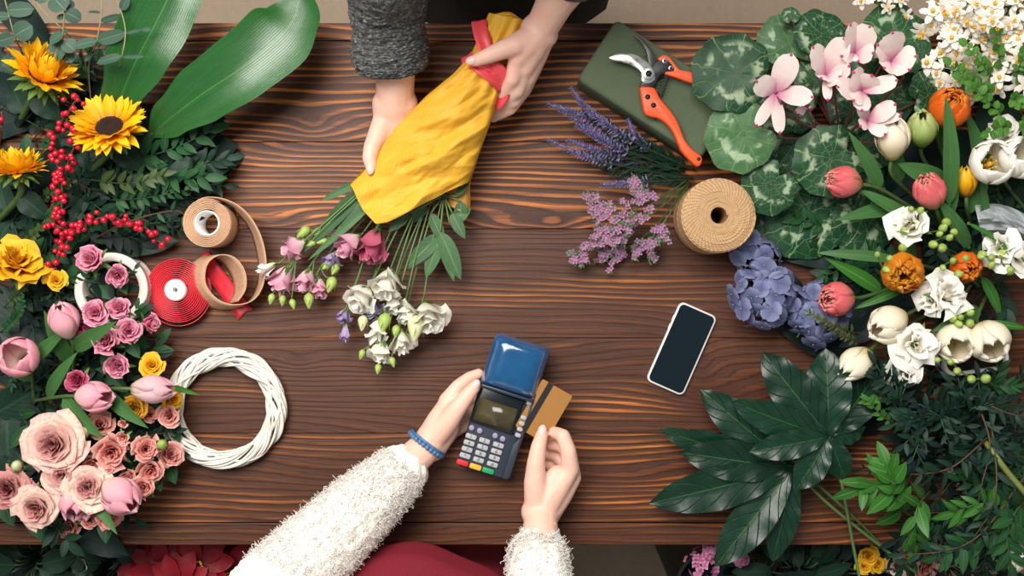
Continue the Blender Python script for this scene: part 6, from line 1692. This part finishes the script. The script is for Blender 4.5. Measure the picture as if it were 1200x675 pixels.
nail(cu_, (556, 453, .074), (547, 464, .0755), (-.15, .1, 1), .0104); nail(cu_, (635, 508, .080), (631, 524, .088), (-.1, .35, 1), .0104); nail(cu_, (643, 511, .054), (652, 507, .070), (.3, .6, .6), .0088)
face(cu_, -.15, -.575, 1.50, 1, hair_d, True)
fz = NT('fluffy_white_knit', .95, .15); n = fz.noise(fz.obj(), 160, 3, .7); fz.col(fz.mix(n, sr(238, 232, 224), sr(252, 249, 245))); fz.bump(n, .8, .004)
fz.b.inputs['Sheen Weight'].default_value = .3
sC = [C_el, P(352, 664, .175), P(420, 598, .115), P(471, 551, .070)]; rC = [.068, .062, .053, .041]
sD = [D_el, P(631, 668, .122), P(631, 650, .10), P(632, 634, .088)]; rD = [.058, .046, .041, .035]
sw = capsules([([C_sh, C_el], [.072, .070]), (sC, rC), ([D_sh, D_el], [.070, .060]), (sD, rD), ([(-.15, -.62, 1.24), C_sh], [.09, .074]), ([(-.15, -.62, 1.24), D_sh], [.09, .072]), ([(-.23, -.62, 1.23), (-.07, -.62, 1.23)], [.134, .134]), ([(-.16, -.615, .98), (-.155, -.612, 1.1), (-.15, -.62, 1.24)], [.152, .150, .158]), ([(-.15, -.62, 1.30), (-.15, -.605, 1.37)], [.10, .070])], 'sweater', fz.m, .005, 3, parent=cu_)
nrm_ = [(v, v.co.copy(), v.normal.copy()) for v in sw.data.vertices]
for v, p, d in nrm_:
    v.co = p + d * (.0035 * nz(p.x * 130, p.y * 130, p.z * 130) + .003 * nz(p.x * 50, p.y * 50, p.z * 50))
m = MB()
for pth, rr, cnt in ((sC, rC, 9000), (sD, rD, 4000)):
    sp_ = smooth_path(pth, 8); N = len(sp_) - 1
    for i in range(cnt):
        u = U(.12, .995); p, t = along(sp_, u); R = interp(rr, u)
        a = U(0, 2 * pi); s1 = t.cross(UP).normalized(); s2 = s1.cross(t); d = s1 * cos(a) + s2 * sin(a); q = p + d * (R - .001)
        if d.z < -.5: continue
        L = U(.0035, .0075) * (1.5 if random.random() < .06 else 1); w_ = V3((U(-1, 1), U(-1, 1), U(-.6, .8)))
        m.tube([q, q + d * L * .5 + w_ * L * .35, q + d * L * .55 + w_ * L * .9, q + d * L * .15 + w_ * L * 1.2], .00048, 3, cap=False)
fu_ = m.build('sweater_fluff', fz.m, cu_); fu_['kind'] = 'stuff'
red = NT('red_skirt', .8, .2); n = red.noise(red.obj(), 400, 2); red.col(red.mix(n, sr(104, 24, 38), sr(128, 34, 48)))
m = MB()
SKP = [(1.02, -.615, .150, .128), (.94, -.60, .165, .150), (.885, -.575, .185, .172), (.84, -.57, .195, .178), (.80, -.585, .205, .168), (.70, -.625, .215, .19), (.50, -.64, .24, .215), (.30, -.65, .27, .235)]
def skirt(u, v):
    z, yc, rx, ry = interp(SKP, u); th = 2 * pi * v
    k = 1 + .05 * u * sin(th * 9 + 1) + .02 * sin(th * 5 + u * 4) * u
    return V3((-.172 + (rx + .022) * k * cos(th), yc + ry * k * sin(th), z))
m.grid(skirt, 48, 96, (.5, .5), closed=True); m.build('skirt', red.m, cu_, solid=.002)
bl = NT('bracelet_blue', .35, .5); n = bl.noise(bl.obj(), 150, 2); bl.col(bl.mix(n, sr(40, 72, 120), sr(96, 146, 186)))
w0, w1 = P(498, 526, .056), P(510, 510, .054); d = (w1 - w0).normalized(); bc_ = P(499, 521, .054)
s1 = d.cross(UP).normalized(); s2 = s1.cross(d); m = MB()
root_b = cu_
for i in range(26):
    a = 2 * pi * i / 26; m.sphere(bc_ + (s1 * cos(a) + s2 * sin(a)) * .0305, .0043, 6, 8)
m.tube([bc_ + (s1 * cos(2 * pi * i / 40) + s2 * sin(2 * pi * i / 40)) * .0300 + d * .005 for i in range(41)], .0022, 6, cap=False)
br = m.build('beaded_bracelet', bl.m, cu_); br['label'] = 'blue beaded bracelet'
for s in (-1, 1):
    m = MB(); x = -.16 + s * .095
    m.sphere((x, -.555, .035), (.048, .13, .033), 8, 14); m.sphere((x, -.60, .06), (.048, .055, .05), 6, 12); m.build('shoe', plain('shoe_black', sr(30, 30, 32), .4), cu_)
# ---------------------------------------------------------------- camera, light
cam = bpy.data.cameras.new('camera'); co = bpy.data.objects.new('camera', cam); C.objects.link(co)
co.location = (0, 0, T + H); co.rotation_euler = (0, 0, 0)
cam.sensor_width = 36; cam.lens = 18 / (0.825 / H); cam.clip_end = 50
bpy.context.scene.camera = co
def area(name, loc, target, sx, sy, e, c):
    l = bpy.data.lights.new(name, 'AREA'); l.shape = 'RECTANGLE'; l.size = sx; l.size_y = sy; l.energy = e; l.color = c
    o = bpy.data.objects.new(name, l); C.objects.link(o); o.location = loc
    o.rotation_euler = (V3(target) - V3(loc)).to_track_quat('-Z', 'Y').to_euler()
area('window_light', (-.65, 1.2, 3.35), (0, .1, .75), 2.2, 1.5, 150, (1, .95, .88))
w = bpy.data.worlds.new('world'); bpy.context.scene.world = w; w.use_nodes = True
bg = w.node_tree.nodes['Background']; bg.inputs[0].default_value = (.72, .92, 1.0, 1); bg.inputs[1].default_value = .30
vs = bpy.context.scene.view_settings
vs.view_transform = 'Standard'; vs.look = 'None'; vs.exposure = 0.0; vs.gamma = 1.0; vs.use_curve_mapping = False
